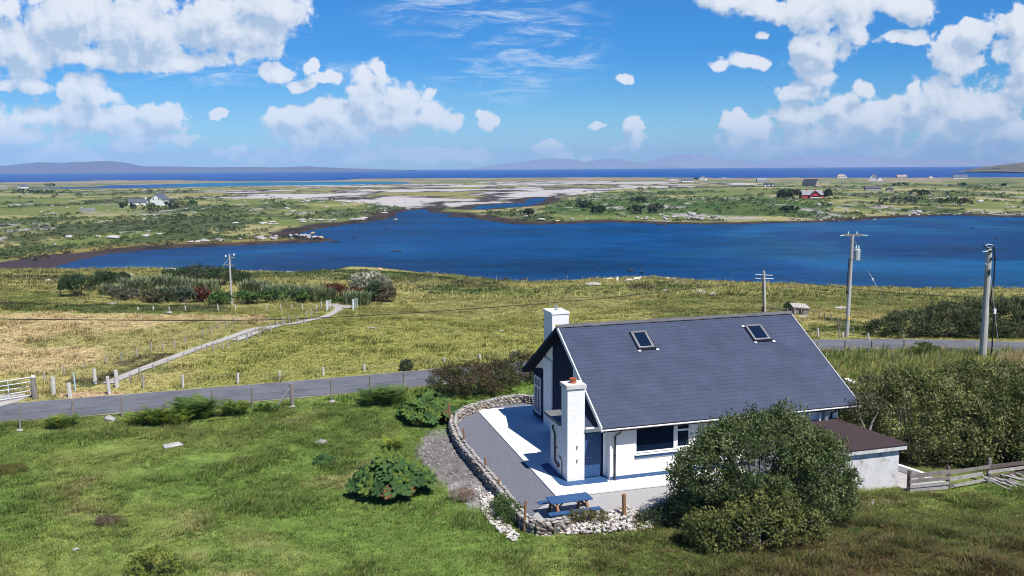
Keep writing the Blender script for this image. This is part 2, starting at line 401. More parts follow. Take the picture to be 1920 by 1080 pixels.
def _gcol(x, y):
    z = _ht(x, y); px, py = proj(x, y, z); wet, d, near = _land(x, y)
    dist = np.hypot(x, y)
    w1, w2, w3 = fbm(x / 9, y / 9, 21, 5), fbm(x / 3.1, y / 3.1, 22, 4), fbm(x / 30, y / 30, 23, 5)
    def C(*c): return np.array(c)[None, :]
    def mixc(a, b, t): return a * (1 - t[:, None]) + b * t[:, None]
    jx, jy = px + (w1 - 0.5) * 60, py + (w2 - 0.5) * 14
    # near lawn
    lush, olive, dry = C(0.132, 0.205, 0.044), C(0.205, 0.245, 0.066), C(0.34, 0.265, 0.14)
    c = mixc(np.repeat(lush, len(x), 0), olive, sstep(0.34, 0.72, w1 * .6 + w2 * .4))
    c = mixc(c, dry, sstep(0.66, 0.80, w2) * 0.45)
    heath = sstep(2, 9, x) * sstep(34, 31, y)
    c = mixc(c, mixc(np.repeat(C(0.070, 0.092, 0.022), len(x), 0), C(0.12, 0.075, 0.038), sstep(0.45, 0.68, w2)), heath * 0.85)
    # beyond the road
    rd = seg_dist(ROAD, x, y, False)
    beyond = ((y > np.interp(x, [p[0] for p in ROAD], [p[1] for p in ROAD])) & (near > 0.5)).astype(float)
    mead = mixc(np.repeat(C(0.245, 0.250, 0.070), len(x), 0), C(0.36, 0.315, 0.125), sstep(0.42, 0.68, w3 * 0.5 + w1 * 0.5))
    mead = mixc(mead, C(0.10, 0.135, 0.032), sstep(0.60, 0.74, w1) * 0.7)
    straw = mixc(np.repeat(C(0.47, 0.37, 0.20), len(x), 0), C(0.30, 0.275, 0.105), sstep(0.42, 0.62, w1))
    mead = mixc(mead, straw, inside(STRAW, jx, jy) * 0.9)
    up = sstep(600, 560, py)
    mead = mixc(mead, mixc(np.repeat(C(0.31, 0.285, 0.11), len(x), 0), C(0.165, 0.185, 0.055), sstep(0.50, 0.62, w3)), up * 0.8)
    c = mixc(c, mead, beyond)
    dk = sstep(0.53, 0.62, fbm(x / 16, y / 9, 31, 4)) * sstep(540, 520, py) * beyond
    knoll = np.zeros(x.shape, bool)
    for pg in KNOLLS: knoll |= inside(pg, px + (w1 - 0.5) * 50, py + (w2 - 0.5) * 9)
    dk = np.maximum(dk, knoll * sstep(0.30, 0.46, w2) * (near > 0.5))
    c = mixc(c, mixc(np.repeat(C(0.060, 0.092, 0.026), len(x), 0), C(0.085, 0.070, 0.040), sstep(0.5, 0.66, w1)), dk * 0.85)
    # the far side of the bay
    fg, fs, fd = C(0.135, 0.165, 0.048), C(0.29, 0.26, 0.12), C(0.052, 0.074, 0.028)
    f = mixc(np.repeat(fg, len(x), 0), fs, sstep(0.45, 0.65, fbm(x / 45, y / 60, 41, 5)))
    f = mixc(f, fd, sstep(0.50, 0.60, fbm(x / 38, y / 50, 43, 6)) * 0.85)
    f = mixc(f, C(0.055, 0.072, 0.028), inside(DARKFAR, jx, jy) * sstep(0.36, 0.50, fbm(x / 25, y / 40, 44, 4)) * 0.95)
    f = mixc(f, C(0.045, 0.090, 0.022), inside(GREENR, px + (w1 - 0.5) * 30, py + (w2 - 0.5) * 5) * 0.75)
    marsh = sstep(26, 10, d) * (px < 700) * (py > 445)
    f = mixc(f, C(0.30, 0.23, 0.075), marsh * 0.8)
    rk = sstep(0.60, 0.68, fbm(x / 9, y / 16, 47, 5)) * sstep(0.46, 0.56, fbm(x / 60, y / 60, 48, 3))
    f = mixc(f, C(0.32, 0.30, 0.285), rk * 0.9)
    sand = inside(SANDY, px + (w3 - 0.5) * 60, py + (w1 - 0.5) * 3.0)
    band = fbm(x / 52, y / 60, 51, 7)
    sc = mixc(np.repeat(C(0.40, 0.38, 0.375), len(x), 0), C(0.050, 0.042, 0.040), sstep(0.455, 0.51, band))
    sc = mixc(sc, C(0.21, 0.20, 0.075), sstep(0.555, 0.60, band))
    f = mixc(f, sc, sand * 1.0)
    far = sstep(1250, 1500, y)
    isl = mixc(np.repeat(C(0.30, 0.22, 0.19), len(x), 0), C(0.14, 0.16, 0.07), sstep(0.45, 0.6, fbm(x / 90, y / 120, 53, 4)))
    f = mixc(f, isl, far * (1 - sand) * 0.7)
    c = mixc(f, c, near)
    # tidal edge: black weed, brown mud
    weed = mixc(np.repeat(C(0.026, 0.021, 0.021), len(x), 0), C(0.062, 0.044, 0.034), sstep(0.4, 0.65, w2))
    wd = np.where(near > 0.5, 3.0, 15.0) * (0.35 + 1.3 * w3)
    c = mixc(c, weed, sstep(1.0, 0.6, d / wd) * (py > 350))
    c = mixc(c, C(0.050, 0.038, 0.042), (inside(MUD, px, py + (w1 - 0.5) * 5) & (d < 1e8)).astype(float))
    c = mixc(c, C(0.42, 0.35, 0.26), sstep(0.55, 0.7, w1) * (sstep(2.6, 2.0, rd) * 0.5))
    # bare yard patches, and painted shade under the right bushes
    u, v = huv(x, y)
    spoil = inside(SPOIL, px + (w2 - 0.5) * 26, py + (w1 - 0.5) * 20) * (y < 50) * 1.0
    c = mixc(c, mixc(np.repeat(C(0.27, 0.262, 0.262), len(x), 0), C(0.15, 0.142, 0.138), sstep(0.4, 0.6, w2)), spoil)
    bare = sstep(1.0, 0.6, np.hypot((px - 165) / 85, (py - 741) / 8) + (w2 - 0.5) * 0.8) + sstep(1.0, 0.6, np.hypot((px - 1925) / 60, (py - 677) / 12) + (w2 - 0.5) * 0.6)
    c = mixc(c, C(0.035, 0.032, 0.02), sstep(4.2, 2.6, np.hypot((x - 20.5) / 1.6, y - 41.0)))  # shade beneath the right bushes, put into the ground colour
    c = mixc(c, C(0.46, 0.33, 0.21), np.clip(bare, 0, 1) * (y < 80))
    return np.clip(c, 0, 1)
gcol = chunked(_gcol)

def polar_grid(ds, xs):
    D, A = np.meshgrid(ds, xs, indexing='ij')
    X = D * A; Y = D.copy(); n, m = D.shape
    i = np.arange(n * m).reshape(n, m)
    F = np.stack([i[:-1, :-1], i[:-1, 1:], i[1:, 1:], i[1:, :-1]], -1).reshape(-1, 4)
    return X.ravel(), Y.ravel(), F

def build_ground():
    ang = np.concatenate([np.arange(0.0105, 0.034, 0.00032), np.arange(0.034, 0.16, 0.0007), np.arange(0.16, 0.52, 0.0016), np.linspace(0.52, 1.6, 40)])
    ds = (CAM_H + 10.0) / ang[::-1]
    xs = np.concatenate([np.linspace(-1.6, -0.66, 60, False), np.linspace(-0.66, 0.66, 620, False), np.linspace(0.66, 1.6, 60)])
    x, y, F = polar_grid(ds, xs)
    z = ht(x, y)
    m = mat('ground_turf', (0.55, 0.55, 0.55), (1.35, 1.35, 1.35), scale=1.7, rough=0.95, spec=0.1, bump=0.05, bscale=5, attr=True, detail=8)
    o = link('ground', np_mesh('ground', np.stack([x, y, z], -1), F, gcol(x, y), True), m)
    tag(o, kind='structure')
build_ground()

def build_sea():
    ds = np.concatenate([np.linspace(90, 700, 120, False), np.geomspace(700, 3200, 140, False), np.geomspace(3200, 21500, 30)])
    xs = np.linspace(-1.6, 1.6, 300)
    x, y, F = polar_grid(ds, xs)
    px, py = proj(x, y, np.full(x.shape, SEA_Z))
    base = np.array([0.0006, 0.030, 0.105])[None]; deep = np.array([0.0, 0.036, 0.185])[None]; turq = np.array([0.002, 0.10, 0.20])[None]
    t = sstep(900, 1500, y)[:, None]
    c = base * (1 - t) + deep * t
    tq = (sstep(9, 2, seg_dist(TURQ, x, y) * 0 + np.where(inside(TURQ, x, y), 0, 10)) * sstep(180, 420, px))[:, None]
    c = c * (1 - tq) + turq * tq
    sh = (sstep(0.52, 0.7, fbm(x / 45, y / 70, 61, 3)) * (y < 700))[:, None]
    c = c * (1 - sh * 0.4) + np.array([0.006, 0.075, 0.15])[None] * sh * 0.4
    m = bpy.data.materials.new('sea_water'); m.use_nodes = True; nt = m.node_tree; N, L = nt.nodes, nt.links
    b = N['Principled BSDF']; b.inputs['Roughness'].default_value = 0.35; b.inputs['Specular IOR Level'].default_value = 0.025
    at = N.new('ShaderNodeAttribute'); at.attribute_name = 'tone'
    tc = N.new('ShaderNodeTexCoord'); mp = N.new('ShaderNodeMapping'); mp.inputs['Scale'].default_value = (0.35, 1.0, 1); L.new(tc.outputs['Object'], mp.inputs[0])
    n = N.new('ShaderNodeTexNoise'); n.inputs['Scale'].default_value = 0.9; n.inputs['Detail'].default_value = 6; n.inputs['Roughness'].default_value = 0.6; L.new(mp.outputs[0], n.inputs['Vector'])
    g = N.new('ShaderNodeTexNoise'); g.inputs['Scale'].default_value = 0.025; g.inputs['Detail'].default_value = 6; g.inputs['Roughness'].default_value = 0.6; L.new(mp.outputs[0], g.inputs['Vector'])
    g2 = N.new('ShaderNodeTexNoise'); g2.inputs['Scale'].default_value = 0.16; g2.inputs['Detail'].default_value = 7; g2.inputs['Roughness'].default_value = 0.7; L.new(mp.outputs[0], g2.inputs['Vector'])
    gm = N.new('ShaderNodeMix'); gm.inputs[0].default_value = 0.5; L.new(g.outputs['Fac'], gm.inputs[2]); L.new(g2.outputs['Fac'], gm.inputs[3]); g = gm
    r = N.new('ShaderNodeMapRange'); r.inputs['From Min'].default_value = 0.38; r.inputs['From Max'].default_value = 0.62; r.inputs['To Min'].default_value = 0.5; r.inputs['To Max'].default_value = 1.7; L.new(g.outputs[0], r.inputs[0])
    sc_ = N.new('ShaderNodeVectorMath'); sc_.operation = 'SCALE'; L.new(at.outputs['Color'], sc_.inputs[0]); L.new(r.outputs[0], sc_.inputs['Scale'])
    L.new(sc_.outputs[0], b.inputs['Base Color'])
    bp = N.new('ShaderNodeBump'); bp.inputs['Strength'].default_value = 1.0; bp.inputs['Distance'].default_value = 0.35; L.new(n.outputs['Fac'], bp.inputs['Height']); L.new(bp.outputs[0], b.inputs['Normal'])
    o = link('sea', np_mesh('sea', np.stack([x, y, np.full(x.shape, SEA_Z)], -1), F, c, True), m)
    tag(o, kind='structure')
build_sea()

# ------------------------------------------------------------------ far islands and mountains
def hill(name, Y, prof, depth, c1, c2, seed, rough=1.0):
    """prof: skyline as photograph points; the hill stands at forward distance Y with a depth of its own"""
    px = np.array([p[0] for p in prof], float); py = np.array([p[1] for p in prof], float)
    P = unp(px, py, y=Y)
    xs = np.linspace(P[0, 0], P[-1, 0], 260); top = np.interp(xs, P[:, 0], P[:, 2]); base = SEA_Z - 4
    k = np.linspace(-1, 1, 34)
    X, K = np.meshgrid(xs, k, indexing='ij'); T = np.repeat(top[:, None], len(k), 1)
    sh = np.clip(1 - np.abs(K) ** 1.6, 0, 1)
    sc = (P[-1, 0] - P[0, 0]) / 24
    n = fbm(X / sc, K * depth / sc, seed, 6) - 0.5
    Z = base + np.maximum(0, T - base) * sh * (1 + rough * n * 0.75 * (1 - np.exp(-6 * K * K)) + 0.10 * n)
    Yy = Y + K * depth + n * depth * 0.15
    i = np.arange(X.size).reshape(X.shape)
    F = np.stack([i[:-1, :-1], i[1:, :-1], i[1:, 1:], i[:-1, 1:]], -1).reshape(-1, 4)
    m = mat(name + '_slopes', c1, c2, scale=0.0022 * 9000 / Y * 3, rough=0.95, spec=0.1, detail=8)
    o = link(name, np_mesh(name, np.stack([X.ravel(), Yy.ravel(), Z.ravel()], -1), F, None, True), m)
    tag(o, kind='structure')
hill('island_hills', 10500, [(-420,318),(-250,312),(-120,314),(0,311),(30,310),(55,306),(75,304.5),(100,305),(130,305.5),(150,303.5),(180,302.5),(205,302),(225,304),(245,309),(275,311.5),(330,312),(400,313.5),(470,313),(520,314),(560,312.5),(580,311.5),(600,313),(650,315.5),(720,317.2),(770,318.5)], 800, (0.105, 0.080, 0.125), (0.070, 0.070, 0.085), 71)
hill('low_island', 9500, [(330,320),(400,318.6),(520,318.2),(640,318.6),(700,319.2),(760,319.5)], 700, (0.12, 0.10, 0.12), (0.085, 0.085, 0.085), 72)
hill('far_mountains', 18000, [(880,316),(905,312.5),(945,307),(985,303.5),(1010,299),(1040,297),(1070,298),(1095,304),(1110,302.5),(1130,299),(1148,297.3),(1165,299),(1190,304.5),(1225,309),(1270,312)], 1100, (0.22, 0.20, 0.25), (0.17, 0.17, 0.20), 73)  # from here to the farthest range, distance haze is put into the slope colours
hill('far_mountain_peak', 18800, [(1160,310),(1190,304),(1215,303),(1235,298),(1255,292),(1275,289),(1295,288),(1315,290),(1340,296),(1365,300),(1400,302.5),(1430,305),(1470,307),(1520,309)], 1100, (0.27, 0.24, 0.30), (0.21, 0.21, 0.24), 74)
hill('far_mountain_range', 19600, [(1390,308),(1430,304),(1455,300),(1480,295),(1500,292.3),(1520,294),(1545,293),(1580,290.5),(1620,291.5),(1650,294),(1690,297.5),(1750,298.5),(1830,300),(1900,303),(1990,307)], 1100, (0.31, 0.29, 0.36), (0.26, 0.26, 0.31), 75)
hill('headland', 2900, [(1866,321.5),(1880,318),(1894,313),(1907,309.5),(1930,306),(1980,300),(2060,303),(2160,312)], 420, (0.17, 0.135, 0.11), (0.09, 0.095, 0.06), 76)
# ------------------------------------------------------------------ materials of built things
WHITE = mat('white_render', (0.80, 0.79, 0.77), (0.84, 0.83, 0.82), scale=1.2, rough=0.85, bump=0.012, bscale=26, spec=0.2)
TRIMW = mat('white_trim', (0.80, 0.80, 0.80), rough=0.45)
NAVY = mat('navy_paint', (0.007, 0.017, 0.046), (0.009, 0.021, 0.054), scale=2, rough=0.7, bump=0.006, bscale=25, spec=0.08)
BLUE = mat('blue_paint', (0.026, 0.078, 0.190), (0.032, 0.092, 0.215), scale=3, rough=0.55, bump=0.003, bscale=30)
SOFF = mat('soffit_board', (0.010, 0.013, 0.020), rough=0.8, spec=0.08)
GLASS = mat('window_glass', (0.006, 0.014, 0.034), rough=0.04, spec=0.6)
BLACKP = mat('black_plastic', (0.015, 0.015, 0.017), rough=0.4)
BROWNP = mat('brown_iron_pipe', (0.055, 0.040, 0.034), rough=0.5)
TERRA = mat('terracotta', (0.42, 0.13, 0.055), (0.34, 0.10, 0.05), scale=8, rough=0.8)
CONC = mat('concrete', (0.42, 0.41, 0.40), (0.30, 0.29, 0.28), scale=3, rough=0.9, bump=0.01, bscale=20)
STEEL = mat('galvanised_steel', (0.45, 0.47, 0.50), (0.36, 0.38, 0.41), scale=6, rough=0.42, metal=0.6)
PALEM = mat('pale_painted_metal', (0.62, 0.66, 0.70), rough=0.5)
WOODG = mat('weathered_timber', (0.27, 0.24, 0.22), (0.17, 0.15, 0.135), scale=3, rough=0.9, bump=0.006, bscale=14, stretch=(1, 1, 0.2))
WOODP = mat('bleached_timber', (0.42, 0.395, 0.375), (0.24, 0.22, 0.21), scale=5, rough=0.9, bump=0.005, bscale=14)
WOODB = mat('brown_timber', (0.30, 0.155, 0.070), (0.21, 0.105, 0.05), scale=5, rough=0.8, bump=0.004, bscale=20)
WOODK = mat('dark_timber', (0.085, 0.062, 0.062), (0.14, 0.11, 0.10), scale=6, rough=0.9, bump=0.005, bscale=16)
POLEW = mat('pole_timber', (0.48, 0.465, 0.45), (0.34, 0.32, 0.305), scale=3, rough=0.9, bump=0.006, bscale=12, stretch=(1, 1, 0.12))
POSTW = mat('whitewashed_post', (0.60, 0.585, 0.56), (0.42, 0.405, 0.385), scale=5, rough=0.9)
WIRE = mat('fence_wire', (0.16, 0.15, 0.14), rough=0.6)
CABLE = mat('black_cable', (0.012, 0.012, 0.013), rough=0.6)

def slate_mat(name, c1, c2):
    m = bpy.data.materials.new(name); m.use_nodes = True; nt = m.node_tree; N, L = nt.nodes, nt.links
    b = N['Principled BSDF']; b.inputs['Roughness'].default_value = 0.48; b.inputs['Specular IOR Level'].default_value = 0.5
    uvn = N.new('ShaderNodeUVMap'); uvn.uv_map = 'slates'
    br = N.new('ShaderNodeTexBrick'); L.new(uvn.outputs[0], br.inputs['Vector'])
    br.inputs['Color1'].default_value = (*c1, 1); br.inputs['Color2'].default_value = (*c2, 1); br.inputs['Mortar'].default_value = (c1[0]*.78, c1[1]*.78, c1[2]*.78, 1)
    br.inputs['Scale'].default_value = 1; br.inputs['Brick Width'].default_value = 0.30; br.inputs['Row Height'].default_value = 0.25
    br.inputs['Mortar Size'].default_value = 0.006; br.inputs['Bias'].default_value = 0.0
    n = N.new('ShaderNodeTexNoise'); n.inputs['Scale'].default_value = 0.7; n.inputs['Detail'].default_value = 8; n.inputs['Roughness'].default_value = 0.7; L.new(uvn.outputs[0], n.inputs['Vector'])
    r = N.new('ShaderNodeMapRange'); r.inputs['From Min'].default_value = 0.3; r.inputs['From Max'].default_value = 0.7; r.inputs['To Min'].default_value = 0.84; r.inputs['To Max'].default_value = 1.16; L.new(n.outputs['Fac'], r.inputs[0])
    v = N.new('ShaderNodeVectorMath'); v.operation = 'SCALE'; L.new(br.outputs['Color'], v.inputs[0]); L.new(r.outputs[0], v.inputs['Scale']); L.new(v.outputs[0], b.inputs['Base Color'])
    rr = N.new('ShaderNodeMapRange'); rr.inputs['To Min'].default_value = 0.38; rr.inputs['To Max'].default_value = 0.62; L.new(n.outputs['Fac'], rr.inputs[0]); L.new(rr.outputs[0], b.inputs['Roughness'])
    g = N.new('ShaderNodeTexNoise'); g.inputs['Scale'].default_value = 22; g.inputs['Detail'].default_value = 4; L.new(uvn.outputs[0], g.inputs['Vector'])
    bp = N.new('ShaderNodeBump'); bp.inputs['Distance'].default_value = 0.006; L.new(g.outputs['Fac'], bp.inputs['Height']); L.new(bp.outputs[0], b.inputs['Normal'])
    return m
SLATE = slate_mat('roof_slate', (0.036, 0.050, 0.092), (0.041, 0.055, 0.099))
SLATED = slate_mat('ridge_slate', (0.045, 0.047, 0.062), (0.075, 0.078, 0.095))

def slate_slope(name, p0, ue, se, nrm, Lu, Ls, parent, course=0.25, m=None):
    """courses of slates lapped up a slope: p0 corner at the eave, ue along the eave, se up the slope"""
    p0, ue, se, nrm = map(Vector, (p0, ue, se, nrm)); n = int(round(Ls / course)); c = Ls / n
    V, F, UV = [], [], []
    random.seed(9)
    for i in range(n):
        lo, hi = 0.016, 0.008
        k = len(V)
        a, b = p0 + se * (i * c - 0.012), p0 + se * min(Ls, (i + 1) * c + 0.02)
        V += [a + nrm * 0.002, a + ue * Lu + nrm * 0.002, a + nrm * lo, a + ue * Lu + nrm * lo, b + nrm * hi, b + ue * Lu + nrm * hi]
        F += [(k, k+1, k+3, k+2), (k+2, k+3, k+5, k+4)]
        y0, y1 = i * c + 0.004, (i + 1) * c - 0.004
        UV += [(0, y0), (Lu, y0), (Lu, y0 + .01), (0, y0 + .01), (0, y0), (Lu, y0), (Lu, y1), (0, y1)]
    me = bpy.data.meshes.new(name); me.from_pydata([tuple(v) for v in V], [], F)
    ul = me.uv_layers.new(name='slates')
    for i, q in enumerate(UV): ul.data[i].uv = q
    me.update(); o = link(name, me, m or SLATE, parent); KIDS.setdefault(parent.name, []).append(o); return o

# ------------------------------------------------------------------ the cottage
RL, RD, ZE, ZR = 13.07, 11.634, 2.60, 6.03
RK = (ZR - ZE) / (RD / 2)
def under(v): return ZE + RK * min(v, RD - v) - 0.16
house = thing('cottage', 'white cottage with a long grey slate roof, two skylights and navy trim', 'house', (HX, HY, 0), ANG)
u0w, u1w, v0w, v1w = 0.55, 12.15, 0.38, 11.25
# walls: front with its window opening, gables, back
wl = MB()
wu0, wu1, wz0, wz1 = 1.78, 4.50, 1.18, 2.40
zt = under(v0w) + 0.03
for a, b, c, d in ((u0w, wu0, 0, zt), (wu1, u1w, 0, zt), (wu0, wu1, 0, wz0), (wu0, wu1, wz1, zt)):
    wl.box((a, v0w, c), (b, v0w + 0.3, d))
def gable(u_a, u_b, lo=0):
    pl = [(v0w + 0.3, lo), (v1w, lo), (v1w, under(v1w)), (RD / 2, under(RD / 2)), (v0w + 0.3, under(v0w + 0.3))]
    wl.hexa([(u_a, a, b) for a, b in pl], [(u_b, a, b) for a, b in pl])
gable(u0w, u0w + 0.3); gable(u1w - 0.3, u1w)
wl.box((u0w + 0.3, v1w - 0.3, 0), (u1w - 0.3, v1w, under(v1w)))
part('wall', wl, WHITE, house)
# painted navy panels on the left gable, 6 mm proud
pn = MB()
def panel(poly): pn.hexa([(u0w - 0.006, a, b) for a, b in poly], [(u0w, a, b) for a, b in poly])
panel([(5.04, 0.12), (8.0, 0.12), (8.0, under(8.0)), (RD / 2, under(RD / 2)), (5.04, under(5.04))])
wv0, wv1, rz0, rz1 = 9.93, 10.98, 0.40, 2.46
panel([(9.33, 0.12), (wv0, 0.12), (wv0, 3.05), (9.33, 3.05)])
panel([(wv1, 0.12), (v1w, 0.12), (v1w, under(v1w)), (wv1, min(3.05, under(wv1)))])
panel([(wv0, 0.12), (wv1, 0.12), (wv1, rz0), (wv0, rz0)])
panel([(wv0, rz1), (wv1, rz1), (wv1, min(3.05, under(wv1))), (wv0, 3.05)])
part('painted_panel', pn, NAVY, house)
# plinth
pb = MB()
pb.box((u0w + 0.02, v0w - 0.03, 0.0), (u1w, v0w, 0.26)).box((u0w - 0.03, 2.95, 0.0), (u0w, v1w, 0.26))
part('plinth', pb, BLUE, house)
# front window
wf = MB(); f = 0.07
wf.box((wu0, v0w + 0.05, wz0), (wu1, v0w + 0.13, wz0 + f)).box((wu0, v0w + 0.05, wz1 - f), (wu1, v0w + 0.13, wz1))
for a, b in ((wu0, wu0 + 0.05), (3.64, 3.76), (wu1 - 0.06, wu1)): wf.box((a, v0w + 0.052, wz0 + f), (b, v0w + 0.128, wz1 - f))
wf.box((3.76, v0w + 0.03, wz0 + f), (3.82, v0w + 0.12, wz1 - f)).box((4.38, v0w + 0.03, wz0 + f), (4.44, v0w + 0.12, wz1 - f))
wf.box((3.82, v0w + 0.03, 2.02), (4.38, v0w + 0.12, 2.10)).box((3.82, v0w + 0.03, wz0 + f), (4.38, v0w + 0.12, wz0 + f + 0.06)).box((3.82, v0w + 0.03, wz1 - f - 0.05), (4.38, v0w + 0.12, wz1 - f))
win = part('window', wf, TRIMW, house)
part('pane', MB().box((wu0 + 0.04, v0w + 0.085, wz0 + 0.03), (wu1 - 0.04, v0w + 0.1, wz1 - 0.03)), GLASS, win)
part('sill', MB().box((wu0 - 0.05, v0w - 0.09, wz0 - 0.05), (wu1 + 0.05, v0w + 0.05, wz0)), TRIMW, win)
part('sill_band', MB().box((wu0 - 0.05, v0w - 0.05, wz0 - 0.19), (wu1 + 0.05, v0w, wz0 - 0.05)), BLUE, win)
# tall gable window
gf = MB(); U = u0w
gf.box((U - 0.07, wv0, rz0), (U + 0.02, wv0 + 0.07, rz1)).box((U - 0.07, wv1 - 0.07, rz0), (U + 0.02, wv1, rz1)).box((U - 0.068, wv0 + 0.07, rz1 - 0.07), (U + 0.02, wv1 - 0.07, rz1))
gf.box((U - 0.068, wv0 + 0.07, rz0), (U + 0.02, wv1 - 0.07, rz0 + 0.08)).box((U - 0.066, wv0 + 0.48, rz0 + 0.08), (U + 0.02, wv0 + 0.57, rz1 - 0.07)).box((U - 0.064, wv0 + 0.07, 1.86), (U + 0.02, wv0 + 0.48, 1.94)).box((U - 0.064, wv0 + 0.57, 1.86), (U + 0.02, wv1 - 0.07, 1.94))
gw = part('window', gf, TRIMW, house)
part('pane', MB().box((U - 0.012, wv0 + 0.02, rz0 + 0.02), (U - 0.002, wv1 - 0.02, rz1 - 0.02)), GLASS, gw)
part('sill', MB().box((U - 0.14, wv0 - 0.08, rz0 - 0.07), (U + 0.0, wv1 + 0.08, rz0)), NAVY, gw)
# roof: two slopes of slate over dark soffit boards, ridge tiles, trims
s_len = math.hypot(RD / 2, ZR - ZE); cs, sn = (RD / 2) / s_len, (ZR - ZE) / s_len
roof = slate_slope('roof', (0, 0, ZE), (1, 0, 0), (0, cs, sn), (0, -sn, cs), RL, s_len, house)
slate_slope('roof', (RL, RD, ZE), (-1, 0, 0), (0, -cs, sn), (0, sn, cs), RL, s_len, house)
sf = MB(); t = 0.15
sf.hexa([(0.03, 0.03, ZE - t), (RL - 0.03, 0.03, ZE - t), (RL - 0.03, RD / 2, ZR - t), (0.03, RD / 2, ZR - t)], [(0.03, 0.03, ZE), (RL - 0.03, 0.03, ZE), (RL - 0.03, RD / 2, ZR), (0.03, RD / 2, ZR)])
sf.hexa([(0.03, RD - 0.03, ZE - t), (RL - 0.03, RD - 0.03, ZE - t), (RL - 0.03, RD / 2, ZR - t), (0.03, RD / 2, ZR - t)], [(0.03, RD - 0.03, ZE), (RL - 0.03, RD - 0.03, ZE), (RL - 0.03, RD / 2, ZR), (0.03, RD / 2, ZR)])
part('soffit', sf, SOFF, house)
def verge(ua, ub, rear):
    m = MB(); e = RD if rear else 0.0
    q = lambda v, z: [(ua, v, z), (ub, v, z)]
    lo = [(ua, e, ZE - 0.17), (ub, e, ZE - 0.17), (ub, RD / 2, ZR - 0.17), (ua, RD / 2, ZR - 0.17)]
    hi = [(ua, e, ZE + 0.045), (ub, e, ZE + 0.045), (ub, RD / 2, ZR + 0.045), (ua, RD / 2, ZR + 0.045)]
    return m.hexa(lo, hi)
vt = part('verge_board', verge(-0.02, 0.03, False), TRIMW, house)
part('verge_board', verge(-0.02, 0.03, True), NAVY, house)
part('verge_board', verge(RL - 0.03, RL + 0.012, False), mat('pale_grey_trim', (0.5, 0.5, 0.52), rough=0.5), house)
part('verge_board', verge(RL - 0.03, RL + 0.03, True), NAVY, house)
rd = MB(); n = 29
for i in range(n):
    a, b = -0.02 + (RL + 0.04) * i / n, -0.02 + (RL + 0.04) * (i + 1) / n + 0.03
    h = 0.012 * (i % 2) + random.uniform(0, 0.012); w = 0.15
    for s in (-1, 1):
        c, e = RD / 2, RD / 2 + s * w
        rd.hexa([(a, c, ZR + 0.075 + h), (b, c, ZR + 0.075 + h), (b, e, ZR - w * RK + 0.055 + h), (a, e, ZR - w * RK + 0.055 + h)],
                [(a, c, ZR + 0.10 + h), (b, c, ZR + 0.10 + h), (b, e, ZR - w * RK + 0.075 + h), (a, e, ZR - w * RK + 0.075 + h)])
ridge = part('ridge_tiles', rd, mat('ridge_clay', (0.055, 0.058, 0.075), (0.105, 0.105, 0.115), scale=1.4, rough=0.7, bump=0.004), house)
part('lichen_patch', MB().lathe([(0.02, -0.03), (0.075, 0.0), (0.06, 0.04), (0.02, 0.06)], (-0.02, RD / 2, ZR + 0.07), 9), mat('orange_lichen', (0.42, 0.22, 0.02), (0.5, 0.35, 0.05), scale=12, rough=0.9), ridge)
# gutter and downpipe
gu = MB(); seg = 10
prof = [(-0.055 * math.cos(math.pi * k / seg), -0.055 * math.sin(math.pi * k / seg)) for k in range(seg + 1)]
inn = [(y * 0.86, z * 0.86 + 0.0) for y, z in prof]
ring = prof + inn[::-1]
gu.hexa([(0.0, -0.06 + y, 2.545 + z) for y, z in ring], [(RL, -0.06 + y, 2.545 + z) for y, z in ring])
part('gutter', gu, TRIMW, house)
part('fascia', MB().box((0.03, -0.004, 2.42), (RL - 0.03, 0.03, 2.60)), BLACKP, house)
dp = MB().tube([(0.86, -0.06, 2.50), (0.86, -0.05, 2.36), (0.78, 0.18, 2.22), (0.76, 0.31, 2.10), (0.76, 0.31, 0.06)], 0.038)
for z in (0.35, 1.2, 2.0): dp.tube([(0.76, 0.31, z), (0.76, 0.31, z + 0.05)], 0.05)
part('downpipe', dp, BLACKP, house)
part('downpipe', MB().tube([(5.55, -0.06, 2.50), (5.55, 0.0, 2.36), (5.55, 0.31, 2.15), (5.55, 0.31, 0.1)], 0.038), BLACKP, house)
part('downpipe', MB().tube([(11.75, -0.06, 2.50), (11.75, 0.0, 2.36), (11.75, 0.31, 2.2), (11.75, 0.31, 1.2)], 0.045), BLACKP, house)
part('flue_pipe', MB().tube([(11.35, 0.2, 1.7), (11.35, 0.2, 2.38)], 0.10, n=12).tube([(11.35, 0.2, 2.2), (11.35, 0.2, 2.26)], 0.125, n=12), STEEL, house)
part('flue_pipe', MB().tube([(11.05, 0.22, 1.7), (11.05, 0.22, 2.3)], 0.05, n=10), TRIMW, house)
# tall rear chimney rising through the back slope: its breast shows on the gable
ch = MB().box((0.47, 8.0, 0.0), (0.55, 9.33, under(9.33) + 0.0)).box((0.50, 8.0, 4.0), (1.42, 9.33, 6.24))
ck = part('chimney', ch, WHITE, house)
part('chimney_cap', MB().box((0.47, 7.97, 6.255), (1.45, 9.36, 6.36)).box((0.53, 8.03, 6.24), (1.39, 9.30, 6.255)), WHITE, ck)
part('flue_pipe', MB().tube([(0.96, 8.66, 6.36), (0.96, 8.66, 6.60)], 0.085, n=12).box((0.84, 8.54, 6.36), (1.08, 8.78, 6.385)), STEEL, ck)
